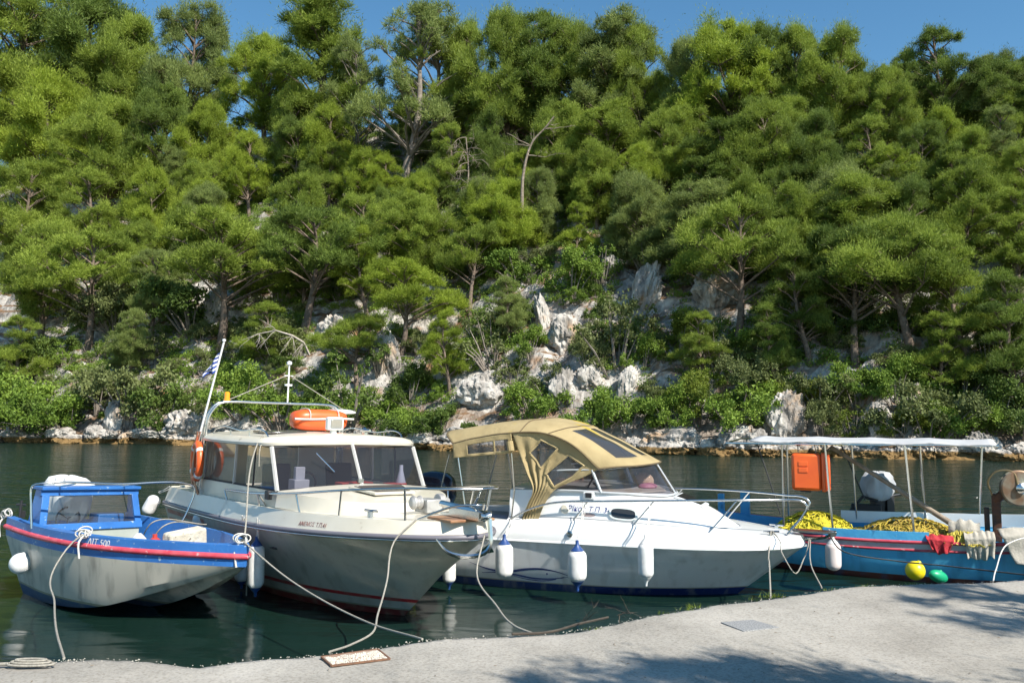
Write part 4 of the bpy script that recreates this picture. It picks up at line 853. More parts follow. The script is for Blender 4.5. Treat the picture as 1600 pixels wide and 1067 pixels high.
    for s in (-1, 1):
        for a0, a1 in ((-3.07, -3.85), (-4.65, -5.95)):
            d = .3 if a0 > -3.2 else 0
            MB().add([sy(s, a0, 1.49), sy(s, a1, 1.46), sy(s, a1, 2.04), sy(s, a0 - d, 2.04)], [(0, 1, 2, 3)]).build('side_window', m_glassd, b, smooth=0)
        MB().add([tuple(Vector(sy(s, -3.88, 1.49)) - Vector((0, s * .03, 0))), tuple(Vector(sy(s, -4.25, 1.48)) - Vector((0, s * .03, 0))), tuple(Vector(sy(s, -4.25, 2.03)) - Vector((0, s * .03, 0))), tuple(Vector(sy(s, -3.88, 2.03)) - Vector((0, s * .03, 0)))], [(0, 1, 2, 3)]).build('side_window', m_glassd, b, smooth=0)
    po = MB(); pg = pm('post_grey', (.42, .41, .38), rough=.4)
    po.tube([Vector(lo['c']) + Vector((.012, 0, -.01)), hi['c']], .028, 6)
    po.build('window_post', pg, b)
    for k in 'sp': po = MB(); po.tube([lo[k], hi[k]], .032, 6); po.build('window_post', pg, b)
    for s in (-1, 1):
        for a in (-4.62, -5.97): po = MB(); po.tube([sy(s, a, 1.44), sy(s, a, 2.05)], .022, 4); po.build('window_post', pg, b)
    ga = MB()
    for k in 'sp':
        ga.tube([Vector(lo[k]), Vector(lo['c'])], .016, 5); ga.tube([Vector(hi[k]), Vector(hi['c'])], .016, 5)
    for s in (-1, 1): ga.tube([sy(s, -3.0, 1.475), sy(s, -5.98, 1.45)], .014, 5); ga.tube([sy(s, -3.86, 1.48), sy(s, -3.86, 2.04)], .014, 4)
    ga.build('window_gasket', m_black, b)
    wp = MB(); wp.tube([(-2.97, -.62, 1.98), (-2.93, -.35, 1.72)], .009, 5); wp.box((-2.78, -.02, 1.6), (.05, .08, .05)); wp.tube([(-2.88, .0, 1.6), (-2.98, .06, 1.82)], .008, 5); wp.build('wiper', m_steel, b)
    # roof
    prof = [(-3.1, 0), (-3.14, .5), (-3.26, 1.0), (-3.36, 1.17), (-3.6, 1.24), (-5.9, 1.24), (-6.12, 1.2), (-6.2, .9), (-6.22, 0)]
    L1 = np.vstack([catmull([(p[0], -p[1], 0) for p in prof], 30)[::-1], catmull([(p[0], p[1], 0) for p in prof], 30)[1:]])[:-1]
    def lev(k, z, cam=0.): return [Vector((-4.65 + (p[0] + 4.65) * k, p[1] * k, z + cam * (1 - (p[1] * k / 1.24) ** 2))) for p in L1]
    rf = MB(); rf.grid([lev(.05, 2.055), lev(.94, 2.05), lev(1., 2.065, .03), lev(1.005, 2.1, .04), lev(.975, 2.15, .05), lev(.9, 2.175, .055), lev(.5, 2.185, .06), lev(.02, 2.19, .06)], closed=True)
    roof = rf.build('roof', m_cream, b, smooth=40)
    hp = MB(); hp.box((-4.3, -.62, 2.235), (.75, .55, .035)); hb = hp.build('roof_hatch', pm('smoked_acrylic', (.06, .055, .05), rough=.15, coat=.5), roof, bevel=.01)
    tr = MB()
    for s in (-1, 1):
        tr.tube(catmull([(-3.55, s * 1.08, 2.17), (-3.6, s * 1.09, 2.23), (-4.5, s * 1.12, 2.25), (-5.7, s * 1.12, 2.25), (-5.8, s * 1.12, 2.18)], 24), .012, 6)
        for a in (-4.2, -5.): tr.tube([(a, s * 1.12, 2.16), (a, s * 1.12, 2.25)], .01, 5)
    tr.build('roof_rail', m_steel, roof, smooth=70)
    rd = MB(); rd.lathe([(.001, -.03), (.2, -.02), (.255, .0), (.25, .025), (.18, .05), (.06, .062), (.001, .064)], (-5.0, .72, 2.56), 28); rdo = rd.build('radar_dome', m_white, roof, smooth=50)
    st2 = MB(); st2.tube([(-5.0, .72, 2.18), (-5.0, .72, 2.54)], .02, 8); st2.box((-5.0, .72, 2.19), (.14, .14, .02)); st2.build('radar_stem', m_steel, rdo)
    sp = MB(); sp.box((-3.75, .0, 2.26), (.09, .09, .1)); sp.box((-3.72, 0, 2.385), (.12, .26, .2)); sl_ = sp.build('searchlight', m_white, roof, bevel=.025); MB().box((-3.652, 0, 2.385), (.012, .19, .13)).build('lens', pm('lamp_lens', (.35, .36, .36), rough=.05, metal=.6), sl_, bevel=.01)
    hn = MB(); hn.lathe([(.05, 0), (.03, .05), (.022, .16)], (-3.6, .45, 2.29), 12, 'X'); hn.box((-3.6, .45, 2.24), (.08, .05, .08)); hn.build('horn', m_steel, roof)
    # stainless arch aft with beacon and mast
    ar = MB()
    for da in (0, -.12):
        ar.tube(catmull([(-5.95 + da, -1.25, 1.22), (-5.9 + da, -1.22, 2.1), (-5.85 + da, -1.17, 2.5), (-5.85 + da, -1.02, 2.67), (-5.85 + da, -.8, 2.7), (-5.85 + da, -.4, 2.7), (-5.85 + da, .4, 2.7), (-5.85 + da, .8, 2.7), (-5.85 + da, 1.02, 2.67), (-5.85 + da, 1.17, 2.5), (-5.9 + da, 1.22, 2.1), (-5.95 + da, 1.25, 1.22)], 70), .021, 8)
    for y in (-1.22, 1.22):
        for z in (1.5, 1.9, 2.3): ar.tube([(-5.93, y, z), (-6.05, y, z)], .012, 6)
    arch = ar.build('arch', m_steel, b, smooth=70)
    bc = MB(); bc.lathe([(.055, 0), (.055, .03), (.046, .035), (.046, .13), (.03, .15), (.001, .152)], (-5.9, -.9, 2.71), 16); bc.build('beacon', pm('amber_lens', (.75, .3, .01), rough=.15, coat=.5), arch)
    ms = MB(); ms.tube([(-5.9, .15, 2.7), (-5.9, .15, 3.38)], .014, 8); ms.tube([(-5.9, .07, 3.18), (-5.9, .23, 3.18)], .01, 6); ms.box((-5.9, .15, 3.02), (.05, .12, .03)); ms.lathe([(.025, 0), (.045, .02), (.045, .06), (.01, .08)], (-5.9, .15, 3.36), 12); ms.build('mast', m_white, arch)
    gy = MB(); gy.tube([(-5.9, .15, 3.2), (-5.9, -.85, 2.74)], .008, 5); gy.tube([(-5.9, .15, 3.2), (-5.6, 1.1, 2.6)], .008, 5); gy.build('guy_line', m_rope, arch)
    ca = MB()
    for k, q in enumerate(((-.05, .1), (.05, -.05))): ca.tube(catmull([(-5.97, -1.3 + q[0] * .4, 2.2), (-6.1, -1.32, 1.75), (-6.05 + q[1], -1.33, 1.4), (-5.9, -1.28, 1.2)], 16), .016, 6)
    ca.build('copper_hose', pm('copper_tube', (.5, .25, .15), rough=.35, metal=.6), arch, smooth=70)
    # bow rail and pulpit
    ra = MB()
    top = lambda s: catmull([(-4.75, s * 1.25, 1.36), (-3.3, s * 1.27, 1.42), (-2.3, s * 1.16, 1.5), (-1.4, s * .98, 1.6), (-.5, s * .6, 1.68), (-.0, s * .3, 1.7), (.12, 0, 1.7)], 50)
    for s in (-1, 1): ra.tube(top(s), .016, 7)
    for s in (-1, 1):
        for a, t_ in ((-4.7, 0), (-3.4, 0), (-2.3, 0), (-1.4, -.12), (-.5, -.1)):
            q = min(top(s), key=lambda p: abs(p[0] - a)); dd = at_a(D, a + t_); ra.tube([(dd.x, s * dd.y * .97, dd.z), q], .014, 6)
    ra.tube([(-.15, 0, 1.33), (.12, 0, 1.7)], .015, 6); ra.tube(catmull([(-.5, -.45, 1.32), (-.1, -.2, 1.5), (.1, 0, 1.52), (-.1, .2, 1.5), (-.5, .45, 1.32)], 24), .013, 6)
    ra.build('bow_rail', m_steel, b, smooth=70)
    # windlass, roller, anchor
    wn = MB(); wn.box((-1.0, 0, 1.42), (.3, .22, .16)); wn.lathe([(.05, -.26), (.09, -.22), (.06, -.17), (.09, -.12), (.05, -.11)], (-1.0, 0, 1.46), 16, 'Y'); wn.lathe([(.04, .12), (.1, .13), (.1, .2), (.06, .22), (.04, .3)], (-1.0, 0, 1.46), 16, 'Y'); wn.build('windlass', pm('worn_white_metal', (.5, .49, .46), (.32, .3, .28), 8, .4, .3), b, bevel=.01)
    an = MB(); an.box((-.2, 0, 1.37), (.8, .16, .03)); an.box((-.1, .085, 1.41), (.6, .012, .09)); an.box((-.1, -.085, 1.41), (.6, .012, .09)); an.lathe([(.05, -.07), (.03, 0), (.05, .07)], (.18, 0, 1.4), 12, 'Y'); an.tube([(-.7, 0, 1.47), (.0, 0, 1.44), (.2, 0, 1.38)], .04, 8); ro = an.build('anchor_roller', m_steel, b)
    fl = MB(); fl.tube(catmull([(-.02, -.5, 1.16), (.08, -.4, 1.02), (.2, -.1, .98), (.28, 0, 1.05), (.25, .03, 1.38)], 20), [.008 + .02 * min(1, i / 6) for i in range(21)], 6); fl.prism([(.2, -.12, 1.0), (.3, 0, 1.12), (.2, .14, 1.0), (.08, 0, .96)], (0, 0, .02)); fl.build('anchor', m_steel, b)
    pl = MB(); pl.box((-.28, 0, 1.335), (.5, .62, .03)); pl.build('anchor_plank', pm('varnished_wood', (.28, .13, .06), (.36, .2, .1), 9, .5), b, bevel=.006)
    cl = MB()
    for s in (-1, 1): cl.box((-1.15, s * .72, 1.33), (.06, .05, .06)); cl.tube([(-1.25, s * .74, 1.37), (-1.05, s * .68, 1.37)], .018, 6)
    cl.build('deck_cleat', m_steel, b)
    nl = MB(); nl.box((-3.05, -1.24, 1.42), (.12, .07, .12)); nl.build('navigation_light', m_black, b, bevel=.01)
    p0 = at_a(off(R), -2.1).lerp(at_a(off(D), -2.1), .3); p1 = at_a(off(R), -1.6).lerp(at_a(off(D), -1.6), .3); up = at_a(off(D), -1.8) - at_a(off(R), -1.8); d = (p1 - p0).normalized(); nn = d.cross(up).normalized()
    text('lettering', 'ΑΝΕΜΟΣ Τ.Π.41', .075, frame(p0 + nn * .006, d, up), pm('maroon_paint', (.2, .07, .06), rough=.5), b)
    return b
B2 = cream_boat()
W2 = lambda *p: world_of(B2, p)
def raft():
    o = empty('life_raft', 'bright orange life raft valise strapped on the wheelhouse roof', 'life raft', W2(-4.55, .12, 2.24), B2.rotation_euler)
    mb = MB(); rows = []
    for k in range(25):
        t = -1 + 2 * k / 24; e = (1 - abs(t) ** 5) ** .35; row = []
        for j in range(24):
            an = 2 * PI * j / 24; c_, s_ = math.cos(an), math.sin(an); q = (abs(c_) ** 3.4 + abs(s_) ** 3.4) ** (-1 / 3.4)
            row.append((.22 * q * c_ * (.75 + .25 * e) * e, (.47 * t), .19 + .17 * q * s_ * e * (1 - .12 * t * t)))
        rows.append(row)
    mb.grid(rows, closed=True); mb.build('valise', m_orange, o, smooth=45)
    st_ = MB()
    st_.tube([(.23, t, .21 + .01 * math.sin(t * 5)) for t in np.linspace(-.5, .5, 12)], .018, 6)
    for y in (-.24, .24): st_.tube([(.235 * math.cos(a) * (abs(math.cos(a)) ** 3.4 + abs(math.sin(a)) ** 3.4) ** (-1 / 3.4), y, .19 + .18 * math.sin(a) * (abs(math.cos(a)) ** 3.4 + abs(math.sin(a)) ** 3.4) ** (-1 / 3.4)) for a in np.linspace(0, PI, 16)], .008, 5)
    st_.build('strap', m_ropew, o); return o
raft()
def lifebuoy():
    o = empty('lifebuoy', 'orange lifebuoy ring hung beside the wheelhouse after window', 'lifebuoy', W2(-6.02, -1.29, 1.72), (B2.rotation_euler[0], B2.rotation_euler[1], B2.rotation_euler[2] - .12))
    mb = MB(); mb.tube([(.0 + .27 * math.cos(a), 0, .27 * math.sin(a)) for a in np.linspace(0, 2 * PI, 37)[:-1]], .06, 10, closed=True); mb.build('ring', m_orange, o, smooth=70)
    for k in range(4):
        mb = MB(); a = k * PI / 2 + .7; c = Vector((.27 * math.cos(a), 0, .27 * math.sin(a))); t = Vector((-math.sin(a), 0, math.cos(a))); mb.tube([c - t * .03, c + t * .03], .0635, 12); mb.build('band', m_fend, o, smooth=60)
    return o
lifebuoy()
def flag():
    p0 = W2(-6.05, -1.3, 1.95); p1 = aty(350, 534, p0.y - .1)
    o = empty('flag', 'blue and white striped flag drooping from a white staff', 'flag', p0)
    d = p1 - p0; mb = MB(); mb.tube([(0, 0, 0), d], .017, 8); mb.lathe([(.001, 0), (.03, .01), (.03, .04), (.001, .05)], d, 10); mb.build('staff', pm('staff_white', (.7, .7, .68), rough=.4), o)
    mb = MB(); n, m = 18, 20; rows = []; mis = []
    ax = d.normalized(); top = d * .98; H_ = .46
    for i in range(n + 1):
        f = i / n; row = []
        for j in range(m + 1):
            g = j / m; L_ = .33 * g
            q = top - ax * H_ * f + Vector((-L_ * (.42 + .3 * math.sin(f * 2.5)), .05 * math.sin(g * 9 + f * 3), -L_ * (1.05 - .75 * f) - .03 * math.sin(g * 7)))
            row.append(q)
        rows.append(row)
    for i in range(n): mis.append(0 if int(i / n * 9) % 2 == 0 else 1)
    mb.grid(rows, mis=mis); mb.build('cloth', [pm('flag_blue', (.02, .06, .3), rough=.8), pm('flag_white', (.7, .7, .7), rough=.8)], o, fix=False, smooth=80); return o
flag()
# ------------------------------------------------------------ boat 3: white cruiser with tan canopy
m_canvas = pm('tan_canvas', (.33, .255, .13), (.39, .305, .16), 3, .85, bump=.5, bscale=7, spec=.15, c3=(.4, .3, .06), c3scale=1.1, c3at=.64, dist=.03)
def white_cruiser():
    b = boat_root('sport_cruiser', 'white cruiser with tan canvas canopy and steel bow rail', 'boat', (4.068, 11.717, -23.6, .3, -.25))
    R = [(0, 0, .735), (-.05, .15, .735), (-.2, .36, .735), (-.6, .69, .735), (-1.2, .95, .735), (-2, 1.11, .735), (-3, 1.14, .72), (-4.4, 1.1, .69), (-5.6, 1.04, .67)]
    Mi = [(-.4, 0, .42), (-.55, .14, .41), (-.95, .42, .4), (-1.6, .72, .38), (-2.4, .92, .36), (-3.3, 1.02, .35), (-4.4, 1.06, .34), (-5.6, 1.01, .34)]
    Wl = [(-.93, 0, 0), (-1.1, .12, 0), (-1.5, .36, 0), (-2.2, .66, 0), (-3.2, .9, 0), (-4.4, 1.01, 0), (-5.6, .97, 0)]
    K = [(-1.2, 0, -.3), (-1.6, 0, -.38), (-2.2, 0, -.42), (-3.2, 0, -.45), (-4.4, 0, -.45), (-5.6, 0, -.45)]
    SH = [(-.03, 0, .87), (-.08, .13, .875), (-.27, .33, .88), (-.75, .64, .905), (-1.4, .88, .945), (-2.1, 1.0, .985), (-3, 1.03, 1.0), (-4.4, 1.0, .96), (-5.6, .96, .9)]
    mh = paint_z('white_hull', [(-9, (.03, .045, .16)), (.1, (.38, .37, .3)), (.115, (.68, .68, .66))], .22, (.36, .34, .29), .45)
    MB().grid(sym([K, Wl, Mi, R], 44)).build('hull', mh, b, smooth=60)
    S2 = [tuple(Vector(p).lerp(Vector(q), .55) + Vector((0, .05 if p[1] > .1 else 0, 0))) for p, q in zip(R, SH)]
    tp = MB()
    for f in (off, lambda q: q): tp.grid([res(f(R), 44), res(f(S2), 44), res(f(SH), 44)])
    tp.build('topside', m_white, b, smooth=50)
    rr_ = MB(); rr_.tube(np.vstack([res(off(R), 60)[::-1], res(R, 60)[1:]]), .02, 8); rr_.build('rub_rail', m_white, b, smooth=70)
    # deck and raised cabin
    TB = [(-.88, 0, .93), (-.93, .16, .935), (-1.15, .42, .95), (-1.7, .72, .985), (-2.3, .87, 1.02), (-3.1, .91, 1.04), (-4.1, .9, 1.0)]
    TT = [(-1.12, 0, 1.08), (-1.16, .12, 1.09), (-1.4, .36, 1.17), (-1.85, .58, 1.29), (-2.4, .75, 1.38), (-3.1, .83, 1.42), (-4.1, .84, 1.4)]
    n = 40
    SHm = [p for p in SH]; dk = MB()
    for f in (off, lambda q: q): dk.grid([res(f(SHm[:7]) + f([(-4.1, 1.0, .96)]), n), res(f(TB), n)])
    for f in (off, lambda q: q): dk.grid([res(f([(-4.05, 1.0, .965), (-4.8, .985, .94), (-5.6, .96, .9)]), n), res(f([(-4.05, .8, .965), (-4.8, .79, .94), (-5.6, .78, .9)]), n), res(f([(-4.05, .78, .4), (-4.8, .77, .4), (-5.6, .76, .4)]), n)])
    dk.box((-5.5, 0, .86), (.22, 1.6, .06)); dk.box((-4.6, 0, .42), (2.2, 1.58, .03)); dk.build('deck', m_white, b, smooth=35)
    tk = MB()
    ts_, tp_ = res(off(TT), n), res(TT, n)
    mid = lambda f: [Vector(ts_[i]).lerp(Vector(tp_[i]), f) + Vector((0, 0, .055 * 4 * f * (1 - f) * min(1, i / 8))) for i in range(n + 1)]
    tk.grid([res(off(TB), n), ts_] + [mid(f) for f in (.12, .3, .5, .7, .88)] + [tp_, res(TB, n)])
    tk.box((-4.08, 0, .9), (.04, 1.66, 1.0)); tk.build('cabin_trunk', m_white, b, smooth=38)
    gl = MB(); g_ = [tuple(Vector(p) + Vector((0, .006, .004))) for p in TB]; gl.tube(res(off(g_), 50), .011, 6); gl.tube(res(g_, 50), .011, 6); gl.build('grey_piping', pm('piping_grey', (.32, .33, .34), rough=.5), b)
    # oval port, inlet, bracket lamp, vents
    def side(a, f): return at_a(off(TB), a).lerp(at_a(off(TT), a - .02), f)
    def sidefr(a, f): 
        c = side(a, f); x = (side(a + .15, f) - side(a - .15, f)).normalized(); u = (side(a, f + .2) - side(a, f - .2)).normalized(); return c, x, u, x.cross(u).normalized()
    c, x, u, nn = sidefr(-2.36, .3)
    def oval(w, h, d, k=3.2): return [c + nn * d + x * (w * math.copysign(abs(math.cos(t)) ** (2 / k), math.cos(t))) + u * (h * math.copysign(abs(math.sin(t)) ** (2 / k), math.sin(t))) for t in np.linspace(0, 2 * PI, 33)[:-1]]
    po = MB(); po.prism(oval(.205, .095, -.01), nn * .03); pf = po.build('porthole', pm('port_frame', (.62, .66, .62), rough=.35), b, bevel=.006); MB().prism(oval(.17, .068, .018), nn * .008).build('pane', pm('port_pane', (.03, .03, .028), rough=.08, coat=.6), pf)
    c, x, u, nn = sidefr(-3.2, .32); iv = MB(); iv.lathe([(.062, 0), (.062, .02), (.05, .03), (.001, .032)], c, 20, R=Matrix((x, u, nn)).transposed()); iv.build('deck_inlet', m_cream, b)
    c, x, u, nn = sidefr(-2.86, .86); iv = MB(); iv.box(c + nn * .02, (.16, .05, .1), rz=math.atan2(x.y, x.x)); ivo = iv.build('side_lamp', m_white, b, bevel=.01); iv = MB(); iv.box(c + nn * .05, (.09, .02, .07), rz=math.atan2(x.y, x.x)); iv.build('lens', m_black, ivo)
    q0 = at_a(off(S2), -3.05); iv = MB(); iv.lathe([(.045, 0), (.045, .02), (.03, .028), (.028, .005), (.001, .004)], q0 + Vector((0, -.002, -.02)), 18, R=Matrix(((1, 0, 0), (0, 0, -1), (0, 1, 0)))); iv.build('skin_fitting', m_steel, b)
    # deck hatch
    hc = MB(); hc.prism([(-1.78, -.26, 1.325), (-1.36, -.2, 1.185), (-1.36, .2, 1.185), (-1.78, .26, 1.325)], (.01, 0, .03)); ho = hc.build('deck_hatch', pm('hatch_frame', (.6, .62, .62), rough=.35), b, bevel=.008)
    hc = MB(); hc.prism([(-1.735, -.215, 1.348), (-1.4, -.165, 1.236), (-1.4, .165, 1.236), (-1.735, .215, 1.348)], (.001, 0, .004)); hc.build('hatch_pane', pm('hatch_dark', (.035, .035, .035), rough=.1, coat=.6), ho, smooth=0)
    # lettering on the cabin side
    c0, x, u, nn = sidefr(-3.0, .58); M4 = frame(side(-3.17, .27) + nn * .008, x, u)
    text('lettering', 'Ρίκος Τ.Π. 34', .108, M4, pm('navy_paint', (.03, .04, .2), rough=.5), b, shear=.25)
    c, x, u, nn = sidefr(-2.86, .16); mk = MB(); mk.prism([c + x * (.1 * math.cos(t)) + u * (.026 * math.sin(t)) + nn * .004 for t in np.linspace(0, 2 * PI, 21)[:-1]], nn * .003); mk.build('oval_mark', pm('faded_mark', (.4, .3, .28), rough=.6), b)
    # fish emblem on the hull
    def hs(a, f): return at_a(off(Wl), a).lerp(at_a(off(Mi), a), f) if f <= 1 else at_a(off(Mi), a).lerp(at_a(off(R), a), f - 1)
    A0 = -4.05
    def curve(pts, name, mt, th0, th1):
        P = catmull([(A0 + p[0], 0, p[1]) for p in pts], 24); mb = MB(); rows = [[], []]
        for i, q in enumerate(P):
            th = th0 + (th1 - th0) * math.sin(PI * i / 24); Y = lambda z: (lambda k: Vector((q[0], hs(q[0], z / .35).y - .006, z)))(0)
            rows[0].append(Y(q[2] - th / 2)); rows[1].append(Y(q[2] + th / 2))
        mb.grid(rows); return mb
    navy = pm('emblem_navy', (.02, .035, .11), rough=.4); grey = pm('emblem_grey', (.2, .21, .25), rough=.4)
    em = curve([(-.62, .33), (-.3, .25), (.0, .235), (.25, .285), (.5, .31), (.75, .285), (.92, .235)], '', navy, .006, .035)
    em2 = curve([(-.42, .19), (-.1, .215), (.1, .2), (.4, .165), (.7, .18), (.93, .232)], '', navy, .006, .028); em.v, em.f, em.m = em.v, em.f, em.m; em.add(em2.v, em2.f)
    em3 = curve([(.05, .185), (.3, .145), (.55, .14), (.93, .225)], '', grey, .004, .016); em.add(em3.v, em3.f)
    em.prism([Vector((A0 + .6 + .014 * math.cos(t), hs(A0 + .6, .7).y - .009, .245 + .014 * math.sin(t))) for t in np.linspace(0, 2 * PI, 13)[:-1]], (0, -.003, 0))
    em.build('fish_emblem', navy, b, smooth=0)
    # windscreen
    lo = [(-3.7, -.88, 1.41), (-3.1, -.86, 1.425), (-2.59, -.8, 1.41), (-2.15, -.62, 1.39), (-1.86, -.3, 1.36), (-1.8, 0, 1.36)]; lo = lo + off(lo[:-1])[::-1]
    hi = [(-3.75, -.9, 1.68), (-3.2, -.89, 1.72), (-2.74, -.83, 1.74), (-2.4, -.66, 1.77), (-2.14, -.33, 1.79), (-2.08, 0, 1.79)]; hi = hi + off(hi[:-1])[::-1]
    LO, HI = catmull(lo, 60), catmull(hi, 60)
    MB().grid([LO, HI]).build('windscreen', m_glassd, b, smooth=60)
    wf = MB(); wf.tube(LO, .018, 6); wf.tube(HI, .012, 6)
    for i in (13, 47): wf.tube([LO[i], HI[i]], .022, 6)
    wf.tube([LO[30], HI[30]], .012, 5); wf.build('windscreen_frame', pm('pale_alloy', (.6, .62, .62), rough=.35, metal=.3), b)
    da = MB(); da.prism([(-2.75, -.75, 1.42), (-2.2, -.55, 1.4), (-1.95, 0, 1.385), (-2.2, .55, 1.4), (-2.75, .75, 1.42)], (0, 0, .02)); da.box((-2.75, 0, 1.3), (.05, 1.5, .26)); da.build('dashboard', pm('dash_cream', (.5, .45, .38), rough=.6), b)
    sw = MB(); sw.tube([(-2.95 + .08 * math.sin(t), -.4 + .17 * math.cos(t), 1.5 + .15 * math.sin(t)) for t in np.linspace(0, 2 * PI, 25)[:-1]], .013, 6, closed=True); sw.tube([(-2.78, -.4, 1.42), (-2.95, -.4, 1.5)], .02, 6); sw.build('steering_wheel', m_black, b)
    bn = MB(); bn.ball((-2.35, .25, 1.5), (.16, .14, .13), 14, 9); bn.build('sun_hat', pm('straw', (.55, .4, .26), (.62, .48, .34), 20, .8), b)
    bn = MB(); bn.ball((-2.25, .1, 1.44), (.14, .2, .05), 14, 8); bn.build('pink_towel', pm('pink_cloth', (.5, .16, .26), (.6, .3, .36), 12, .9), b)
    bn = MB(); bn.box((-3.5, -.4, 1.25), (.14, .45, .6), ry=-.1); bn.box((-3.5, .45, 1.25), (.14, .45, .6), ry=-.1); bn.build('seat', pm('brown_vinyl', (.3, .16, .1), rough=.5), b, bevel=.03)
    sc_ = MB(); sc_.box((-4.75, -.45, .86), (1.1, .5, .26)); sc_.build('cockpit_cushion', pm('blue_grey_vinyl', (.16, .19, .25), rough=.5), b, bevel=.05)
    # canopy
    cp = empty('canopy'); cp.parent = b
    L0 = [(-5.02, -.95, 2.07), (-4.5, -.96, 2.18), (-4.03, -.97, 2.245), (-3.57, -.97, 2.255), (-3.3, -.965, 2.19), (-3.07, -.95, 2.08), (-2.72, -.86, 1.745)]
    L1 = [(-5.2, -.8, 2.19), (-4.5, -.78, 2.33), (-4.05, -.77, 2.375), (-3.6, -.77, 2.37), (-3.25, -.76, 2.27), (-2.9, -.74, 2.12), (-2.38, -.69, 1.775)]
    L2 = [(-5.33, -.4, 2.235), (-4.5, -.4, 2.375), (-4.1, -.4, 2.42), (-3.65, -.4, 2.425), (-3.2, -.39, 2.32), (-2.8, -.38, 2.15), (-2.12, -.36, 1.8)]
    L3 = [(-5.36, 0, 2.24), (-4.5, 0, 2.385), (-4.1, 0, 2.43), (-3.7, 0, 2.435), (-3.2, 0, 2.335), (-2.8, 0, 2.165), (-2.06, 0, 1.805)]
    nA, nB = 72, 56
    lanes = [L0, L1, L2, L3, off(L2), off(L1), off(L0)]; LR = [res(l, nA) for l in lanes]
    G = []; 
    for i in range(nA + 1):
        row = catmull([LR[k][i] for k in range(7)], nB)
        for j in range(nB + 1):
            row[j][2] += .012 * mnoise.noise(Vector(row[j]) * 3.1) - .022 * abs(math.sin(PI * i / nA * 3.0)) ** .5 * 0
        G.append(row)
    def split(G, inside, name, outw, par, thick=.006, mat=m_canvas):
        A, Bm = MB(), MB(); fa, fb = [], []; m = len(G[0])
        for i in range(len(G) - 1):
            for j in range(m - 1):
                cc = (np.array(G[i][j]) + np.array(G[i + 1][j + 1])) / 2; q = (i * m + j, i * m + j + 1, (i + 1) * m + j + 1, (i + 1) * m + j)
                (fb if inside(i, j, cc) else fa).append(q)
        vs = [p for r in G for p in r]; A.add(vs, fa); o = A.build(name, mat, par, smooth=60, solid=thick)
        if fb:
            Bm.add(vs, fb); bm_o = Bm.build('window', m_vinyl, o, smooth=60)
            for ob in (o, bm_o):
                bm = bmesh.new(); bm.from_mesh(ob.data); bmesh.ops.delete(bm, geom=[v for v in bm.verts if not v.link_faces], context='VERTS'); bm.to_mesh(ob.data); bm.free()
        else:
            bm = bmesh.new(); bm.from_mesh(o.data); bmesh.ops.delete(bm, geom=[v for v in bm.verts if not v.link_faces], context='VERTS'); bm.to_mesh(o.data); bm.free()
        return o
    def front_win(i, j, c):
        f = i / nA; g = j / nB
        return .66 < f < .93 and (.17 < g < .36 or .43 < g < .57 or .64 < g < .83)
    split(G, front_win, 'canopy_top', 0, cp)
    sm_ = MB()
    for fi in (.46, .64): 
        i = int(fi * nA); sm_.tube([Vector(p) + Vector((0, 0, .008)) for p in G[i]], .009, 5)
    sm_.tube([Vector(r[0]) for r in G], .012, 5); sm_.tube([Vector(r[-1]) for r in G], .012, 5); sm_.tube(G[0], .012, 5); sm_.tube(G[-1], .014, 5)
    sm_.build('piping', pm('canvas_seam', (.13, .095, .05), rough=.9), cp)
    def inpoly(p, poly):
        x, z = p; r = False; k = len(poly)
        for i in range(k):
            (x1, z1), (x2, z2) = poly[i], poly[(i + 1) % k]
            if (z1 > z) != (z2 > z) and x < (x2 - x1) * (z - z1) / (z2 - z1) + x1: r = not r
        return r
    W1 = [(-3.74, 1.96), (-3.57, 2.15), (-3.31, 2.03), (-3.57, 1.74)]; W2_ = [(-3.5, 1.66), (-3.16, 1.94), (-2.93, 1.79), (-3.1, 1.62), (-3.37, 1.47)]
    for s in (1, -1):
        left = catmull([(-4.02, 0, 2.24), (-3.9, 0, 1.95), (-3.78, 0, 1.68), (-3.68, 0, 1.42), (-3.76, 0, 1.22), (-3.88, 0, .98)], 60)
        right = catmull([(-2.74, 0, 1.75), (-2.95, 0, 1.63), (-3.15, 0, 1.55), (-3.36, 0, 1.44), (-3.5, 0, 1.25), (-3.62, 0, .97)], 60)
        topc = catmull([p for p in L0 if -4.1 < p[0] < -2.5], 70); topc[0] = (-4.02, -.97, 2.245)
        rows = []
        for v in range(61):
            f = v / 60; row = []
            for u_ in range(71):
                g = u_ / 70; q = left[v] * (1 - g) + right[v] * g + (1 - f) * (topc[u_] - (left[0] * (1 - g) + right[0] * g))
                fold = (1 - g) ** 2 * .035 * math.sin(g * 42 + f * 3) * min(1, f * 3) + .012 * mnoise.noise(Vector((q[0] * 4, q[2] * 4, 2)))
                rows_b = -(.965 - .06 * g * (1 - f) * 0 - .02 * f - (.1 * g if f < .3 else .1 * g * max(0, 1 - (f - .3) * 3)) * 1.0) - fold
                row.append((q[0], s * rows_b, q[2]))
            rows.append(row)
        sc2 = split(rows, (lambda i, j, c: inpoly((c[0], c[2]), W1) or inpoly((c[0], c[2]), W2_)), 'side_curtain', 0, cp)
        VV = np.array([p for r in rows for p in r]); hm = MB()
        for W_ in (W1, W2_):
            ring = []
            for k in range(len(W_)):
                for t in np.linspace(0, 1, 9)[:-1]:
                    x_ = W_[k][0] * (1 - t) + W_[(k + 1) % len(W_)][0] * t; z_ = W_[k][1] * (1 - t) + W_[(k + 1) % len(W_)][1] * t
                    q = VV[int(np.argmin((VV[:, 0] - x_) ** 2 + (VV[:, 2] - z_) ** 2))]; ring.append((x_, q[1] - .004, z_) if s > 0 else (x_, q[1] + .004, z_))
            hm.tube(ring, .019, 5, closed=True)
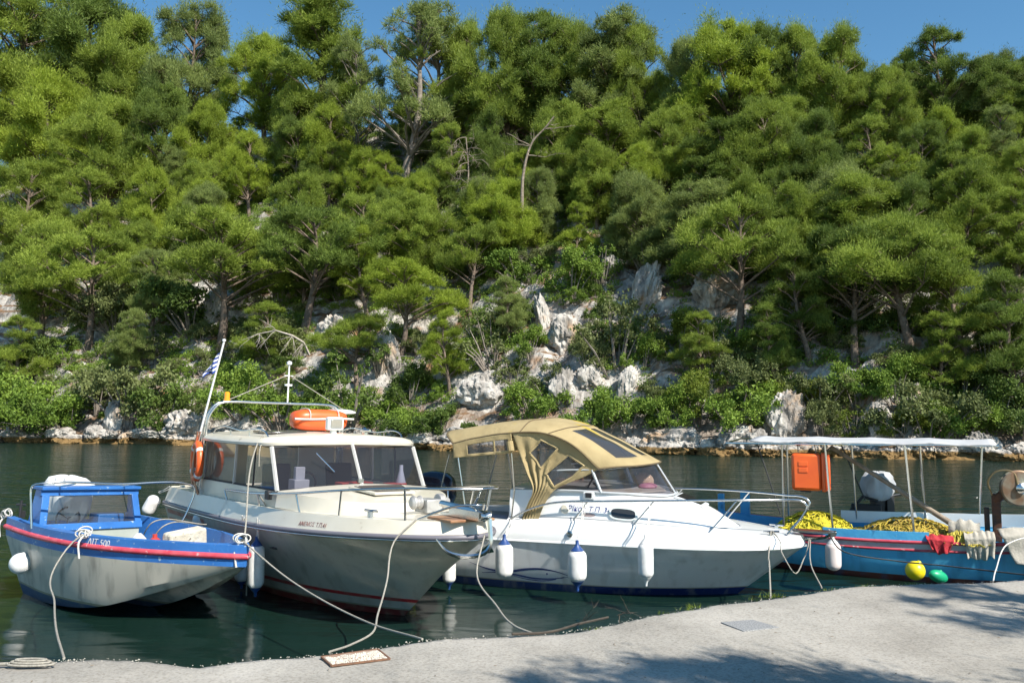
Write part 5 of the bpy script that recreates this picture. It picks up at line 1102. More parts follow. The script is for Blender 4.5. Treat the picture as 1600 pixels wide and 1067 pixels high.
        hm.build('window_hem', m_canvas, sc2)
        # short after valance with a clear strip
        rows = []
        for v in range(21):
            f = v / 20; row = []
            for u_ in range(61):
                g = u_ / 60; t_ = np.array(at_a(L0, -5.02 + g * 1.0)); t_ = np.array(L0[0]) * (1 - g) + np.array(L0[2]) * g + np.array([0, 0, .012 * math.sin(PI * g)]); bot = 1.85 + .1 * g
                row.append((t_[0] + .02 * f, s * (t_[1] - .004 - .012 * math.sin(g * 25) * f), t_[2] + (bot - t_[2]) * f))
            rows.append(row)
        split(rows, (lambda i, j, c: .28 < i / 20 < .82 and .24 < j / 60 < .93 and not (.68 < j / 60 < .71)), 'after_valance', 0, cp)
        fr = MB(); fr.tube([(-4.95, s * .93, 1.95), (-4.78, s * .93, .95)], .014, 7); fr.tube([(-5.1, s * .9, 1.9), (-5.35, s * .9, 1.0)], .011, 6); fr.tube([(-4.05, s * .92, 1.95), (-4.0, s * .92, 1.4), (-4.05, s * .92, .95)], .013, 7)
        fr.build('canopy_frame', m_steel, cp)
    rl = MB(); rl.tube(catmull([(-4.05, -.99, 2.12), (-4.02, -1.0, 1.98)], 4), .05, 10); rl.build('rolled_curtain', m_canvas, cp)
    # bow rail
    ra = MB(); top = {}
    for s in (-1, 1):
        top[s] = catmull([(-4.05, s * 1.0, .97), (-3.85, s * 1.0, 1.09), (-3.49, s * .99, 1.225), (-3.1, s * .98, 1.285), (-2.8, s * .97, 1.3), (-1.89, s * .92, 1.345), (-.83, s * .6, 1.37), (-.25, s * .3, 1.37), (-.02, s * .24, 1.36), (.05, s * .23, 1.3), (-.02, s * .23, 1.15), (-.22, s * .24, .9)], 70)
        ra.tube(top[s], .015, 7)
        for (a0, b0, z0), (a1, b1, z1) in (((-3.08, -.97, .99), (-2.84, -.97, 1.3)), ((-2.2, -.96, .98), (-1.9, -.92, 1.345)), ((-1.2, -.76, .92), (-.83, -.6, 1.365))): ra.tube([(a0, s * -b0 * 1.0, z0), (a1, s * -b1, z1)], .013, 6)
    ra.build('bow_rail', m_steel, b, smooth=70)
    bp = MB(); bp.box((.12, 0, .93), (.55, .2, .025)); bp.tube([(.4, 0, .93), (.25, 0, .85), (-.05, 0, .8)], .02, 6); bp.lathe([(.04, -.05), (.025, 0), (.04, .05)], (.36, 0, .91), 10, 'Y'); bp.build('bow_roller', m_steel, b)
    cl = MB()
    for s in (-1, 1): cl.box((-.42, s * .34, .91), (.05, .05, .05)); cl.tube([(-.52, s * .38, .94), (-.32, s * .3, .94)], .016, 6)
    cl.build('deck_cleat', m_steel, b)
    outboard(b, (-5.85, .1, .98), PI, pm('engine_navy', (.012, .016, .035), rough=.25, coat=.5), m_black, False, 1.25)
    MB().prism([(-5.61, -.98, .9), (-5.61, .98, .9), (-5.6, .9, 0), (-5.6, 0, -.44), (-5.6, -.9, 0)], (.03, 0, 0)).build('transom', m_white, b, smooth=0)
    return b
B3 = white_cruiser()
W3 = lambda *p: world_of(B3, p)
# ------------------------------------------------------------ boat 4: blue fishing boat with awning
def fishing_boat():
    b = boat_root('fishing_boat', 'light blue wooden fishing boat with red rub rails under a flat white awning', 'boat', (9.3, 12.3, -27, 0, 0))
    R = [(0, 0, .86), (-.1, .2, .84), (-.4, .44, .79), (-1, .74, .72), (-1.9, .98, .65), (-3, 1.06, .61), (-4.3, 1.0, .59), (-5.4, .76, .63), (-6.1, .38, .72), (-6.32, 0, .78)]
    Mi = [(-.2, 0, .45), (-.35, .22, .42), (-.75, .5, .38), (-1.25, .74, .34), (-2.05, .93, .3), (-3, 1.02, .28), (-4.3, .96, .28), (-5.3, .7, .3), (-5.95, .28, .36), (-6.15, 0, .4)]
    Wl = [(-.5, 0, 0), (-.7, .14, 0), (-1.2, .4, 0), (-1.7, .66, 0), (-2.3, .84, 0), (-3.1, .92, 0), (-4.3, .86, 0), (-5.2, .55, 0), (-5.75, .18, 0), (-5.95, 0, 0)]
    K = [(-.75, 0, -.3), (-1, 0, -.35), (-1.5, 0, -.38), (-2, 0, -.4), (-2.6, 0, -.4), (-3.2, 0, -.4), (-4.3, 0, -.4), (-5, 0, -.38), (-5.5, 0, -.35), (-5.7, 0, -.3)]
    mh = paint_z('fishing_hull', [(-9, (.16, .045, .035)), (.09, (.1, .46, .7))], .5, (.03, .14, .3), .6)
    MB().grid(sym([K, Wl, Mi, R], 44)).build('hull', mh, b, smooth=60)
    bd = MB()
    for f in (off, lambda q: q): bd.grid(strip(f(Mi), f(R), .68, .96, 60, .007))
    bd.build('pale_band', pm('weathered_white', (.5, .5, .48), (.36, .36, .36), 6, .7), b)
    rr_ = MB(); P = np.vstack([res(off(R), 70)[::-1], res(R, 70)[1:]]); rr_.tube(P, .026, 8); lowL = strip(off(Mi), off(R), .64, .66, 60, .012)[0]; lowP = strip(Mi, R, .64, .66, 60, .012)[0]; rr_.tube(lowL, .018, 6); rr_.tube(lowP, .018, 6)
    rr_.build('rub_rail', m_redp, b, smooth=70)
    inn = lambda dz, w: [(p[0] + (-w if i == 0 else w if i == len(R) - 1 else 0), max(0, p[1] - w), p[2] + dz) for i, p in enumerate(R)]
    cap = MB()
    for f in (off, lambda q: q): cap.grid([res(f(R), 60), res(f(inn(.02, 0)), 60), res(f(inn(.02, .1)), 60), res(f(inn(-.28, .14)), 60)])
    cap.build('gunwale', m_lblue, b, smooth=35)
    dk = MB(); q = inn(-.16, .13); dk.grid([res(off(q), 60), res(q, 60)]); dk.build('deck', pm('blue_planks', (.04, .22, .4), (.06, .3, .5), 5, .6, bump=.3, bscale=10), b)
    wb = MB()
    ws = [p for p in res(off(R), 120) if -4.4 < p[0] < -2.85]
    wb.grid([[Vector(p) + Vector((0, -.004, .0)) for p in ws], [Vector(p) + Vector((0, .015, .15)) for p in ws], [Vector(p) + Vector((0, .05, .15)) for p in ws], [Vector(p) + Vector((0, .05, 0)) for p in ws]])
    wb.build('washboard', m_lblue, b, smooth=30)
    wb = MB(); ws = [p for p in res(R, 160) if -4.35 < p[0] < -.5]
    wb.grid([[Vector(p) + Vector((0, .01, -.1)) for p in ws], [Vector(p) + Vector((0, -.0, .22)) for p in ws], [Vector(p) + Vector((0, -.06, .22)) for p in ws], [Vector(p) + Vector((0, -.1, -.2)) for p in ws]])
    wb.build('white_bulwark', m_white, b, smooth=30)
    th = MB(); th.box((-3.9, .35, .5), (.6, 1.0, .04)); th.box((-3.55, -.1, .52), (.12, 1.6, .05)); th.box((-2.1, .5, .62), (.5, .6, .06)); th.build('thwart', m_lblue, b, bevel=.006)
    sp = MB(); sp.box((-6.22, 0, .85), (.1, .12, .5)); sp.build('stern_post', m_lblue, b, bevel=.01); sp = MB(); sp.box((-5.9, .5, .9), (.16, .1, .45)); sp.build('stern_post', m_lblue, b, bevel=.01)
    # awning on a tube frame
    aw = empty('awning'); aw.parent = b
    rows = []
    for i in range(41):
        a = -5.5 + 3.55 * i / 40; row = []
        for j in range(21):
            y = -.98 + 1.96 * j / 20; sagz = .035 * math.cos(PI * y / 1.96) - .02 * abs(math.sin(PI * i / 40 * 4)) + .012 * mnoise.noise(Vector((a * 2, y * 2, 0)))
            row.append((a, y, 2.1 + sagz))
        rows.append(row)
    for k, dz in ((0, 0), (20, 0)):
        pass
    mb = MB(); mb.grid(rows)
    for j, sg in ((0, -1), (20, 1)):
        e = [Vector(r[j]) for r in rows]; mb.grid([e, [p + Vector((0, sg * .012, -.022 - .008 * math.sin(i * 1.3))) for i, p in enumerate(e)]])
    mb.build('sheet', pm('awning_cloth', (.42, .42, .42), (.5, .5, .49), 4, .8), aw, smooth=60, solid=.006)
    fr = MB()
    for y in (-.97, .97): fr.tube([(-5.9, y, 2.04), (-1.92, y, 2.07)], .017, 7)
    for a in (-5.85, -4.8, -4.3, -3.1, -1.95): fr.tube([(a, -.97, 2.055), (a, 0, 2.085), (a, .97, 2.055)], .015, 7)
    fr.build('awning_frame', m_steel, aw)
    for (a, y, z0, a1) in ((-4.33, -.97, .62, -4.24), (-3.17, -.97, .64, -3.08), (-4.1, .97, .62, -4.05), (-2.05, .97, .66, -2.15), (-5.0, -.9, .62, -5.0), (-5.2, .9, .66, -5.2), (-3.0, .97, .64, -2.95)):
        p = MB(); p.tube([(a, y, 2.06), (a1, y * 1.0, z0)], .018, 8); p.build('post', m_steel, aw)
    br = MB(); br.tube([(-5.4, -.9, 2.05), (-5.05, -.9, .9)], .011, 6); br.tube([(-4.3, .97, 2.05), (-3.9, .97, 1.0)], .012, 6); br.tube([(-4.3, -.97, 1.95), (-4.2, -.6, 2.07)], .01, 5); br.build('brace', m_black, aw)
    outboard(b, (-3.72, 1.3, 1.0), math.radians(40), pm('grey_cover', (.36, .37, .38), (.44, .44, .44), 5, .7, bump=.6, bscale=9), m_black, True, 1.08)
    bk = MB(); bk.box((-3.9, 1.12, .72), (.5, .14, .4)); bk.tube([(-4.2, 1.05, .75), (-3.95, 1.1, 1.05), (-3.7, 1.1, .98)], .03, 6); bk.build('motor_bracket', m_black, b, bevel=.01)
    # net hauler
    rs = pm('rusty_iron', (.13, .055, .03), (.05, .045, .045), 7, .7, .3, bump=.4, bscale=30)
    nh = empty('net_hauler'); nh.parent = b
    p = MB(); p.box((-1.95, -.25, .95), (.12, .13, .72)); p.tube([(-1.97, -.25, 1.2), (-1.75, -.33, 1.42)], .07, 8); p.box((-2.08, -.2, .84), (.07, .16, .5)); p.build('stand', rs, nh, bevel=.012)
    d = MB(); RM = Matrix.Rotation(math.radians(18), 3, 'Z') @ Matrix.Rotation(PI / 2, 3, 'X')
    d.lathe([(.03, -.05), (.24, -.045), (.27, -.02), (.14, .0), (.1, .02)], (-1.65, -.36, 1.42), 30, R=RM); d.lathe([(.1, .03), (.27, .045), (.25, .06), (.03, .07)], (-1.65, -.36, 1.42), 30, R=RM); d.build('drum', pm('drum_metal', (.3, .3, .24), (.2, .12, .07), 5, .5, .5), nh, smooth=30)
    h = MB(); h.lathe([(.08, .07), (.08, .11), (.04, .14), (.001, .145)], (-1.65, -.36, 1.42), 16, R=RM); h.build('hub', m_steel, nh)
    l = MB()
    for dy in (0, .07): l.tube(catmull([(-2.0, -.3 - dy, 1.3), (-2.05, -.32 - dy, 1.5), (-1.93, -.34 - dy, 1.66), (-1.72, -.36 - dy, 1.66), (-1.66, -.38 - dy, 1.45)], 24), .013, 6)
    l.build('guide_loop', pm('worn_brass', (.35, .25, .13), rough=.4, metal=.8), nh)
    return b
B4 = fishing_boat()
W4 = lambda *p: world_of(B4, p)
TH4 = math.radians(-27)
def net_pile(loc, rx, ry, h, label, c1, c2, seed):
    o = empty('fishing_net', label, 'fishing net', loc, (0, 0, TH4), 'heaps of net in the fishing boat')
    mb = MB(); rows = []
    for i in range(15):
        f = i / 14; row = []
        for j in range(40):
            a = 2 * PI * j / 40; k = f ** .8 * (1 + .18 * mnoise.noise(Vector((math.cos(a) * 1.5, math.sin(a) * 1.5, seed)))); x, y = rx * k * math.cos(a), ry * k * math.sin(a)
            row.append((x, y, h * (1 - f * f) * (.8 + .4 * mnoise.noise(Vector((x * 6, y * 6, seed)))) + .03 * mnoise.noise(Vector((x * 20, y * 20, seed)))))
        rows.append(row)
    mb.grid(rows, closed=True); base = mb.build('heap', pm('net_' + label.split()[0], c1, c2, 14, .9, bump=1., bscale=40, c3=(.1, .09, .02), c3scale=25, c3at=.6, dist=.03), o, smooth=80)
    R_ = random.Random(seed); st_ = MB()
    for k in range(170):
        f = math.sqrt(R_.random()) * .98; a = R_.uniform(0, 2 * PI); x, y = rx * f * math.cos(a), ry * f * math.sin(a); z = h * (1 - f * f) * .95 + .02; pts = []; d = R_.uniform(0, 6.3)
        for q in range(6):
            ff = min(1, math.hypot(x / rx, y / ry)); pts.append((x, y, max(.0, h * (1 - ff * ff)) + .02 + R_.uniform(-.008, .03))); d += R_.uniform(-.9, .9); x += .045 * math.cos(d); y += .045 * math.sin(d)
        st_.tube(pts, .008, 4, cap=False)
    s_ = st_.build('strand', pm('strand_' + label.split()[0], tuple(min(1, q * 1.15) for q in c2), c1, 8, .8), o, smooth=60); s_['kind'] = 'stuff'
    return o
net_pile(W4(-4.55, -.55, .66), .62, .42, .24, 'bright yellow net heap nearest the stern of the fishing boat', (.5, .42, .02), (.62, .54, .04), 3)
net_pile(W4(-3.15, -.5, .66), .72, .42, .22, 'golden brown net heap amidships in the fishing boat', (.32, .22, .04), (.5, .38, .05), 5)
net_pile(W4(-2.4, -.78, .6), .34, .26, .2, 'small yellow net bundle beside the red cloth', (.48, .38, .05), (.58, .48, .08), 7)
def case():
    o = empty('plastic_case', 'orange hard plastic case hanging under the awning edge', 'case', W4(-4.6, -.86, 1.6), (0, 0, TH4 + .1))
    mb = MB(); mb.box((-.03, 0, 0), (.46, .2, .6)); body = mb.build('shell', m_orange, o, bevel=.05)
    mb = MB(); mb.box((.235, 0, 0), (.07, .24, .62)); mb.box((.3, 0, 0), (.06, .2, .58)); mb.build('lid_edge', m_orange, o, bevel=.02)
    mb = MB()
    for z in (.13, .03): mb.box((-.08, -.104, z), (.14, .012, .075))
    mb.build('raised_panel', m_orange, o, bevel=.004)
    [MB().box(c_, d_).build('latch', m_black, o) for c_, d_ in (((-.05, 0, -.31), (.16, .1, .03)), ((.33, -.06, -.2), (.03, .05, .06)), ((.33, -.06, .2), (.03, .05, .06)))]
    mb = MB(); mb.tube([(-.15, 0, .3), (-.16, 0, .46)], .008, 5); mb.tube([(.12, 0, .3), (.1, 0, .46)], .008, 5); mb.build('hanging_cord', m_rope, o); return o
case()
mb = MB(); p0, p1 = W4(-4.3, -.35, 1.98), W4(-2.55, -.72, .86); mb.tube([p0, p0.lerp(p1, .45)], .035, 8); mb.tube([p0.lerp(p1, .45), p1], [.035, .045], 8)
tag(mb.build('boom', pm('pole_wood', (.2, .15, .1), (.32, .26, .2), 9, .7), smooth=60), 'long wooden pole slanting from the awning down to the gunwale', 'pole')
def cloth(name, label, cat, top0, top1, inward, drop, mat, seed, bottom_in=0., folds=7, hang=0.):
    """cloth laid over an edge: from inside (inward vector) across the edge top0-top1 and down by drop"""
    top0, top1 = Vector(top0), Vector(top1); ax = (top1 - top0).normalized(); outv = Vector((ax.y, -ax.x, 0)).normalized(); rows = []; N_, M_ = 26, 30
    for i in range(N_ + 1):
        f = i / N_ * 1.5 - .5; row = []
        for j in range(M_ + 1):
            g = j / M_; e = top0.lerp(top1, g); w = mnoise.noise(Vector((g * folds, f * 1.5, seed)))
            if f < 0: q = e + Vector(inward) * (-f * 2) + Vector((0, 0, .03 * w + .03 * math.sin(-f * 6)))
            else: 
                gg = .5 + (g - .5) * (1 - bottom_in * f); e = top0.lerp(top1, gg); dd = drop * (1 + hang * math.sin(g * PI) + .25 * mnoise.noise(Vector((g * 4, 1, seed)))); q = e + outv * (.03 + .05 * w * f + .03 * math.sin(g * folds * 2.3 + 2 * w) * f * (.4 + w)) - Vector((0, 0, dd * f))
            row.append(q)
        rows.append(row)
    mb = MB(); mb.grid(rows); return tag(mb.build(name, mat, smooth=80, solid=.008), label, cat)
m_rag = pm('grey_rag', (.36, .33, .27), (.46, .42, .35), 7, .95, bump=.6, bscale=25)
cloth('rag', 'small crumpled grey rag hung over the fishing boat gunwale beside the red cloth', 'cloth', W4(-2.42, -1.06, .72), W4(-2.02, -1.04, .74), (.12, .25, .06), .3, m_rag, 2, .15, 9)
cloth('tarpaulin', 'large beige tarpaulin draped over the fishing boat bow beside the net hauler', 'tarpaulin', W4(-1.95, -1.08, .78), W4(-.75, -.72, .92), (.1, .3, .05), .4, m_rag, 6, .25, 5, .25)
cloth('red_cloth', 'red cloth hanging over the upper rub rail of the fishing boat', 'cloth', W4(-2.92, -1.1, .68), W4(-2.55, -1.08, .67), (.03, .12, .04), .15, pm('red_net_cloth', (.42, .02, .03), (.52, .04, .05), 9, .9, bump=.5, bscale=25), 9, .4, 5, .4)
mb = MB(); rows = []
for i in range(13):
    t = i / 12; rad = .1 + .05 * math.sin(t * PI); rows.append([W4(-2.62 + .42 * t, -.75 + rad * math.cos(a) + .02 * mnoise.noise(Vector((t * 6, a, 3))), .8 + .02 * math.sin(t * 20) + rad * math.sin(a)) for a in np.linspace(0, 2 * PI, 17)[:-1]])
mb.grid(rows, closed=True); tag(mb.build('rag_bundle', m_rag, smooth=80), 'rolled grey rag bundle tied at the lower end of the wooden pole', 'rag bundle')
mb = MB(); mb.tube([W4(-.95, .2, .9), W4(-1.2, .15, 1.75)], .013, 6); mb.tube([W4(-.85, .22, .9), W4(-1.08, .17, 1.72)], .013, 6); tag(mb.build('rods', m_white, smooth=60), 'pair of thin white rods leaning behind the net hauler', 'rods')
mb = MB(); mb.ball((0, 0, 0), (.2, .16, .12), 18, 12); o = mb.build('float', m_orange, smooth=60); o.location = W4(-1.1, -.1, 1.1); tag(o, 'orange float lying behind the net hauler drum', 'float')
# floating buoys
def ball_buoy(px, py, rpx, label, mat, Y, sq=1.):
    p = aty(px, py, Y); r = rpx * Y / FPX; o = empty('buoy', label, 'buoy', p, (.3, .3, .4)); mb = MB(); mb.ball((0, 0, 0), (r * sq, r, r), 20, 14); mb.build('ball', mat, o, smooth=60)
    e = MB(); e.lathe([(r * .3, r * .9), (r * .2, r * 1.08), (r * .1, r * 1.14)], n=10); e.build('eye', mat, o, smooth=50); return o
ball_buoy(1430, 891, 14.5, 'round yellow buoy floating against the fishing boat side', pm('yellow_plastic', (.75, .6, .01), rough=.35, coat=.2), 11.9)
ball_buoy(1466, 900, 9.5, 'green float half sunk beside the yellow buoy', pm('green_plastic', (.01, .35, .16), rough=.4), 12.2, 1.9)
mb_o = ball_buoy(32, 880, 16, 'round off-white ball fender hanging from the blue boat side', m_fend, 11.55)
# ------------------------------------------------------------ fenders
fender(400, 848, 921, 12.5, 11.35, 'white fender with blue top on the near side of the cream cruiser', 'blue', 'blue', rope_to=W2(-3.1, -1.36, 1.12))
fender(378, 866, 910, 10.5, 12.3, 'small white fender half hidden behind the blue boat bow', None, 'blue', rope_to=W2(-3.6, -1.38, 1.1))
fender(313, 800, 836, 11.5, 13.4, 'pear shaped white fender with red cap near the cream cruiser stern', 'red', None, rope_to=W2(-5.9, -1.25, 1.3))
fender(236, 772, 806, 10, 15.0, 'white fender leaning out at the cream cruiser stern corner', None, None, (0, .5), rope_to=W2(-7.6, -1.25, 1.2))
fender(702, 862, 912, 10, 12.1, 'shaded white fender between the cream bow and the white cruiser', 'blue', 'blue', rope_to=aty(716, 812, 12.3))
fender(788, 846, 904, 13.5, 11.75, 'white fender with blue top over the fish emblem', 'blue', None, rope_to=W3(-4.02, -1.02, .98))
fender(902, 856, 911, 14.5, 11.3, 'white fender with blue top below the cabin lettering', 'blue', 'blue', rope_to=W3(-2.9, -1.0, 1.28))
fender(1009, 845, 905, 12, 10.85, 'all white fender below the oval porthole side of the bow rail', 'white', 'white', rope_to=W3(-1.95, -.96, 1.33))
fender(1302, 845, 892, 11.5, 12.05, 'pinkish white fender hanging from the fishing boat gunwale', 'white', None, rope_to=W4(-4.3, -1.03, .72), body=pm('fender_pink', (.72, .6, .55), (.78, .7, .66), 5, .4))
# ------------------------------------------------------------ mooring lines
def qz(px, py): p = atz(px, py, QZ + .003); return p
rope('mooring_rope', [world_of(B1, (-.1, 0, 1.02)), aty(440, 896, 9.6), aty(500, 935, 8.9), aty(575, 972, 8.1), qz(660, 998)], .0105, 'rope running from the blue boat bow across to the quay')
rope('mooring_rope', [world_of(B1, (-2.05, -.98, .96)), world_of(B1, (-2.07, -1.09, .86)), aty(86, 885, 10.2), aty(85, 940, 9.0), aty(88, 985, 7.5), qz(100, 1028)], .0105, 'rope hanging straight down from the blue boat side to the quay')
rope('mooring_rope', [W2(-.45, -.5, 1.33), W2(-.5, -.75, 1.1), aty(605, 905, 9.2), aty(590, 960, 8.3), aty(582, 988, 7.7), aty(550, 1006, 7.2), qz(515, 1018)], .0105, 'rope from the cream cruiser foredeck dropping past its stem to the quay')
rope('mooring_rope', [W2(.2, 0, 1.2), aty(745, 895, 8.9), aty(775, 945, 8.0), aty(805, 978, 7.3), qz(835, 990)], .0095, 'rope from the cream cruiser anchor roller to the quay')
rope('mooring_rope', [W3(-.42, -.36, .95), W3(-.42, -.6, .75), aty(1202, 880, 9.6), qz(1204, 932)], .0095, 'rope hanging from the white cruiser foredeck cleat to the quay edge')
rope('mooring_rope', [W3(-.4, -.36, .95), W3(-.3, -.5, .86), aty(1224, 868, 10.7), aty(1243, 896, 10.7), aty(1256, 872, 10.8), W3(.05, -.05, .82)], .0085, 'slack loop of rope under the white cruiser bow')
rope('mooring_rope', [W3(.06, -.02, .82), aty(1268, 885, 9.8), qz(1284, 918)], .0085, 'short rope from the white cruiser stem down to the quay')
rope('mooring_rope', [W3(.3, 0, .9), aty(1320, 862, 11.0), aty(1400, 876, 10.8), aty(1480, 884, 10.4), aty(1560, 893, 9.9), qz(1640, 902)], .009, 'thin dark line crossing in front of the fishing boat hull', mat=pm('dark_line', (.05, .045, .04), rough=.8))
rope('mooring_rope', [W4(-.5, -.5, .8), aty(1574, 850, 10.4), aty(1556, 890, 9.8), qz(1552, 907)], .0085, 'pale rope from the fishing boat bow to the quay edge', mat=m_ropew)
rope('line', [W2(-3.6, -1.15, 2.2), W2(-3.55, -1.24, 2.08), world_of(B1, (-.16, .05, 1.06))], .011, 'line slanting from the wheelhouse roof down to the blue boat bow')
rope('line', [W2(-3.6, -1.12, 2.22), W2(-3.45, -1.24, 2.0), W2(-3.42, -1.25, 1.78)], .0085, 'short rope end hanging down over the wheelhouse side window')
rope('line', [W2(-3.3, -1.28, 1.42), aty(418, 800, 11.6), aty(402, 835, 11.5), aty(386, 905, 11.5), aty(385, 930, 11.5)], .01, 'thin rope tail hanging from the cream cruiser rail to the water')
rope('line', [world_of(B1, (-2.3, .9, .98)), aty(240, 815, 11.3), aty(215, 855, 11.6)], .0085, 'pale rope stretched inside the blue boat near its windscreen')
rope('line', [world_of(B1, (-2.3, .92, .98)), aty(255, 822, 11.3), aty(228, 858, 11.4)], .0085, 'second pale rope inside the blue boat, nearer its bow')
# knots at the blue bow and starboard side
for p, lab in ((world_of(B1, (-.14, 0, 1.03)), 'knotted rope turns round the blue boat bow cleat'), (world_of(B1, (-2.05, -.93, .98)), 'knotted rope bunch on the blue boat side rail'), (world_of(B1, (-4.45, -.9, 1.0)), 'white rope bunch at the blue boat stern corner')):
    R_ = random.Random(len(lab)); mb = MB()
    for k in range(4): 
        c = Vector((R_.uniform(-.04, .04), R_.uniform(-.04, .04), R_.uniform(-.02, .04))); a = R_.uniform(0, 3); mb.tube([p + c + Vector((.08 * math.cos(t) * math.cos(a), .08 * math.cos(t) * math.sin(a), .05 * math.sin(t))) for t in np.linspace(0, 2 * PI, 15)[:-1]], .009, 6, closed=True)
    mb.tube(catmull([p, p + Vector((-.05, -.08, -.1)), p + Vector((-.02, -.12, -.3))], 8), .013, 6)
    tag(mb.build('rope_knot', m_ropew, smooth=80), lab, 'rope')
# foam block and bits in the blue boat well
p = world_of(B1, (-1.75, .25, .86)); mb = MB(); mb.box((0, 0, 0), (.2, .62, .26), taper=.92); o = mb.build('foam_block', pm('old_foam', (.62, .58, .48), (.5, .45, .35), 9, .9, c3=(.12, .1, .08), c3scale=18, c3at=.66, bump=.8, bscale=25), bevel=.03); o.location = p; o.rotation_euler = (.05, .12, math.radians(-30)); tag(o, 'stained off-white foam block lying in the blue boat bow well', 'foam block')
p = world_of(B1, (-2.1, -.2, .8)); mb = MB(); mb.lathe([(.001, -.1), (.09, -.1), (.1, .05), (.06, .1), (.03, .13)], p, 14); tag(mb.build('plastic_jug', m_fend, smooth=40), 'white plastic jug beside the foam block in the blue boat', 'jug')
p = world_of(B1, (-1.85, -.12, .84)); mb = MB(); mb.lathe([(.001, -.1), (.06, -.1), (.07, .03), (.03, .06), (.03, .1), (.001, .1)], p, 14); tag(mb.build('red_bottle', m_fred, smooth=40), 'small red bottle against the foam block', 'bottle')
# ------------------------------------------------------------ quay: rusty frame with gravel, cover, coil, weeds, pebbles
def gravel_frame():
    c = [qz(502, 1027), qz(590, 1015), qz(609, 1030), qz(518, 1041)]
    o = empty('drain_frame', 'rusty iron frame filled with pale gravel, set in the quay edge', 'drain frame', (0, 0, 0)); mb = MB()
    for i in range(4): mb.tube([c[i] + Vector((0, 0, .006)), c[(i + 1) % 4] + Vector((0, 0, .006))], .009, 4)
    mb.build('frame', pm('rusty_iron2', (.2, .1, .055), (.13, .07, .045), 20, .85), o)
    MB().prism([q + Vector((0, 0, .004)) for q in c], (0, 0, .004)).build('bed', pm('drain_bed', (.3, .17, .11), (.4, .34, .27), 9, .95), o, smooth=0)
    R_ = np.random.default_rng(3); mb = MB(); bas = [(-1, 0, 0), (1, 0, 0), (0, -1, 0), (0, 1, 0), (0, 0, 1)]
    for k in range(520):
        u, v = R_.uniform(.03, .97), R_.uniform(.2, .95); q = c[0].lerp(c[1], u).lerp(c[3].lerp(c[2], u), v); r = R_.uniform(.005, .012); mb.add([q + Vector((b_[0] * r * R_.uniform(.7, 1.3), b_[1] * r, b_[2] * r + .008)) for b_ in bas], [(0, 2, 4), (2, 1, 4), (1, 3, 4), (3, 0, 4)])
    g = mb.build('gravel', pm('pale_gravel', (.6, .56, .47), (.42, .38, .32), 30, .95), o, smooth=0, fix=False); g['kind'] = 'stuff'
gravel_frame()
c = [qz(1126, 972), qz(1176, 968), qz(1218, 980), qz(1162, 986)]
mb = MB(); mb.prism([q + Vector((0, 0, -.008)) for q in c], (0, 0, .012)); tag(mb.build('manhole_cover', pm('cover_grey', (.2, .2, .2), (.34, .34, .33), 70, .8, bump=.6, bscale=90), bevel=.003), 'grey speckled square cover set flush in the quay pavement', 'manhole cover')
mb = MB(); cc = qz(48, 1041)
for k in range(3): mb.tube([cc + Vector(((.17 - .03 * k) * math.cos(t), (.05 - .01 * k) * math.sin(t), .02 + .014 * k)) for t in np.linspace(0, 2 * PI, 41)[:-1]], .009, 6, closed=True)
mb.tube([cc + Vector((-.16, 0, .02)), cc + Vector((-.5, -.02, .015))], .013, 6)
tag(mb.build('rope_coil', m_rope, smooth=80), 'flat coil of grey rope at the left end of the quay edge', 'rope coil')
mb = MB(); a = qz(930, 981)
mb.tube(catmull([aty(800, 990, 7.0), aty(850, 988, 7.1), aty(905, 974, 7.6), aty(950, 964, 8.0)], 20), .012, 6)
R_ = random.Random(6)
for k in range(7):
    q = aty(R_.uniform(800, 980), 0, 7.4); px_ = R_.uniform(890, 985); b_ = aty(px_, 972 - (px_ - 890) * .15, 7.5); branchy(mb, b_, Vector((R_.uniform(-1, 1), R_.uniform(-.3, .3), R_.uniform(-.2, .6))), R_.uniform(.08, .2), .005, 1, R_)
tag(mb.build('driftwood', pm('wet_twigs', (.04, .032, .025), (.07, .055, .04), 9, .9), smooth=0), 'dark tangle of driftwood twigs caught at the quay edge', 'driftwood')
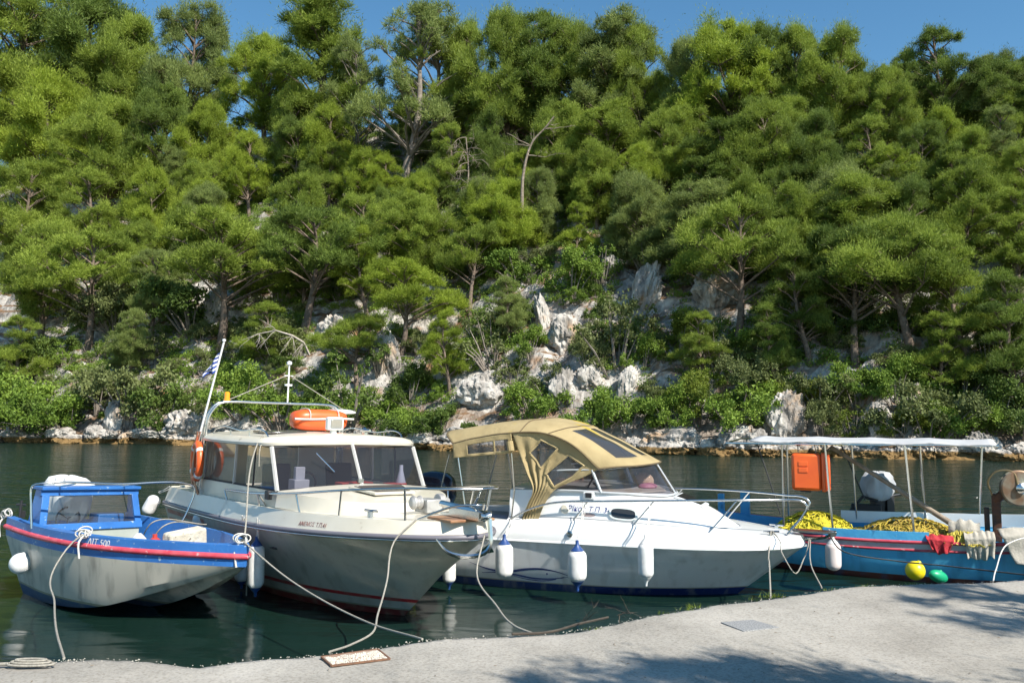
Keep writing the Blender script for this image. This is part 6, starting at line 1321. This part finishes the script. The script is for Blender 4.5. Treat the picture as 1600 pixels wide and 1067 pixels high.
def weeds():
    R_ = np.random.default_rng(12); Vs = []
    for (px, py, n, hh) in ((1085, 946, 34, .05), (1075, 949, 22, .035), (1204, 930, 40, .06), (1215, 929, 20, .04), (1035, 955, 16, .03), (1290, 919, 16, .03), (930, 980, 14, .03), (1350, 913, 20, .035), (1182, 934, 14, .03), (1420, 910, 16, .03)):
        c = np.array(qz(px, py))
        for k in range(n):
            p = c + np.array([R_.normal() * .05, R_.normal() * .02, -.02]); d = np.array([R_.normal() * .5, R_.normal() * .4, 1]) * hh * R_.uniform(.5, 1.2); s = np.array([R_.normal(), R_.normal(), 0]); s = s / np.linalg.norm(s) * .004
            Vs += [p - s, p + s, p + d]
    V = np.array(Vs); o = link('weeds', soup('weeds', V, np.arange(len(V)).reshape(-1, 3), R_.uniform(.3, .9, len(V)), [BUSH['yellow']])); tag(o, 'small green weeds sprouting along the quay edge', 'weeds', kind='stuff')
weeds()
def pebbles():
    R_ = np.random.default_rng(21); mb = MB(); bas = [(-1, 0, 0), (.2, -1, 0), (1, .1, 0), (-.1, 1, 0), (0, 0, .9)]
    EP = np.array([(p[0], p[1]) for p in edge_w])
    for k in range(800):
        i = R_.integers(90, 330); d = abs(R_.normal()) * (.06 if k % 3 else 1.2) + .01; x, y = EP[i][0] + R_.normal() * .03, EP[i][1] - d; r = R_.uniform(.003, .008) * (1.5 if R_.random() < .06 else 1); a = R_.uniform(0, 6.3); ca, sa = math.cos(a), math.sin(a)
        z = QZ - .012 + .008 * fbm((x, y, 0), 1.4, 3) * min(1, d * 3)
        mb.add([(x + r * (b_[0] * ca - b_[1] * sa), y + r * (b_[0] * sa + b_[1] * ca), z + r * b_[2] + .004) for b_ in bas], [(0, 1, 4), (1, 2, 4), (2, 3, 4), (3, 0, 4)])
    o = mb.build('gravel', pm('quay_gravel', (.5, .46, .39), (.28, .25, .22), 7, .95), smooth=0, fix=False); tag(o, 'loose pale gravel scattered along the quay edge', 'gravel', kind='stuff')
    mb = MB()
    for k in range(150):
        i = R_.integers(90, 330); d = R_.uniform(.1, 3.2); x, y = EP[i][0], EP[i][1] - d; r = R_.uniform(.006, .02); a = R_.uniform(0, 6.3); ca, sa = math.cos(a), math.sin(a)
        mb.add([(x + r * (b_[0] * ca - b_[1] * sa * .3), y + r * (b_[0] * sa + b_[1] * ca * .3), QZ + .005 + r * .25 * b_[2] + .004) for b_ in bas], [(0, 1, 4), (1, 2, 4), (2, 3, 4), (3, 0, 4)])
    o = mb.build('leaf_litter', pm('dry_leaf', (.1, .07, .04), (.2, .15, .09), 9, .9), smooth=0, fix=False); tag(o, 'dry leaf scraps and twigs strewn over the quay pavement', 'leaf litter', kind='stuff')
pebbles()
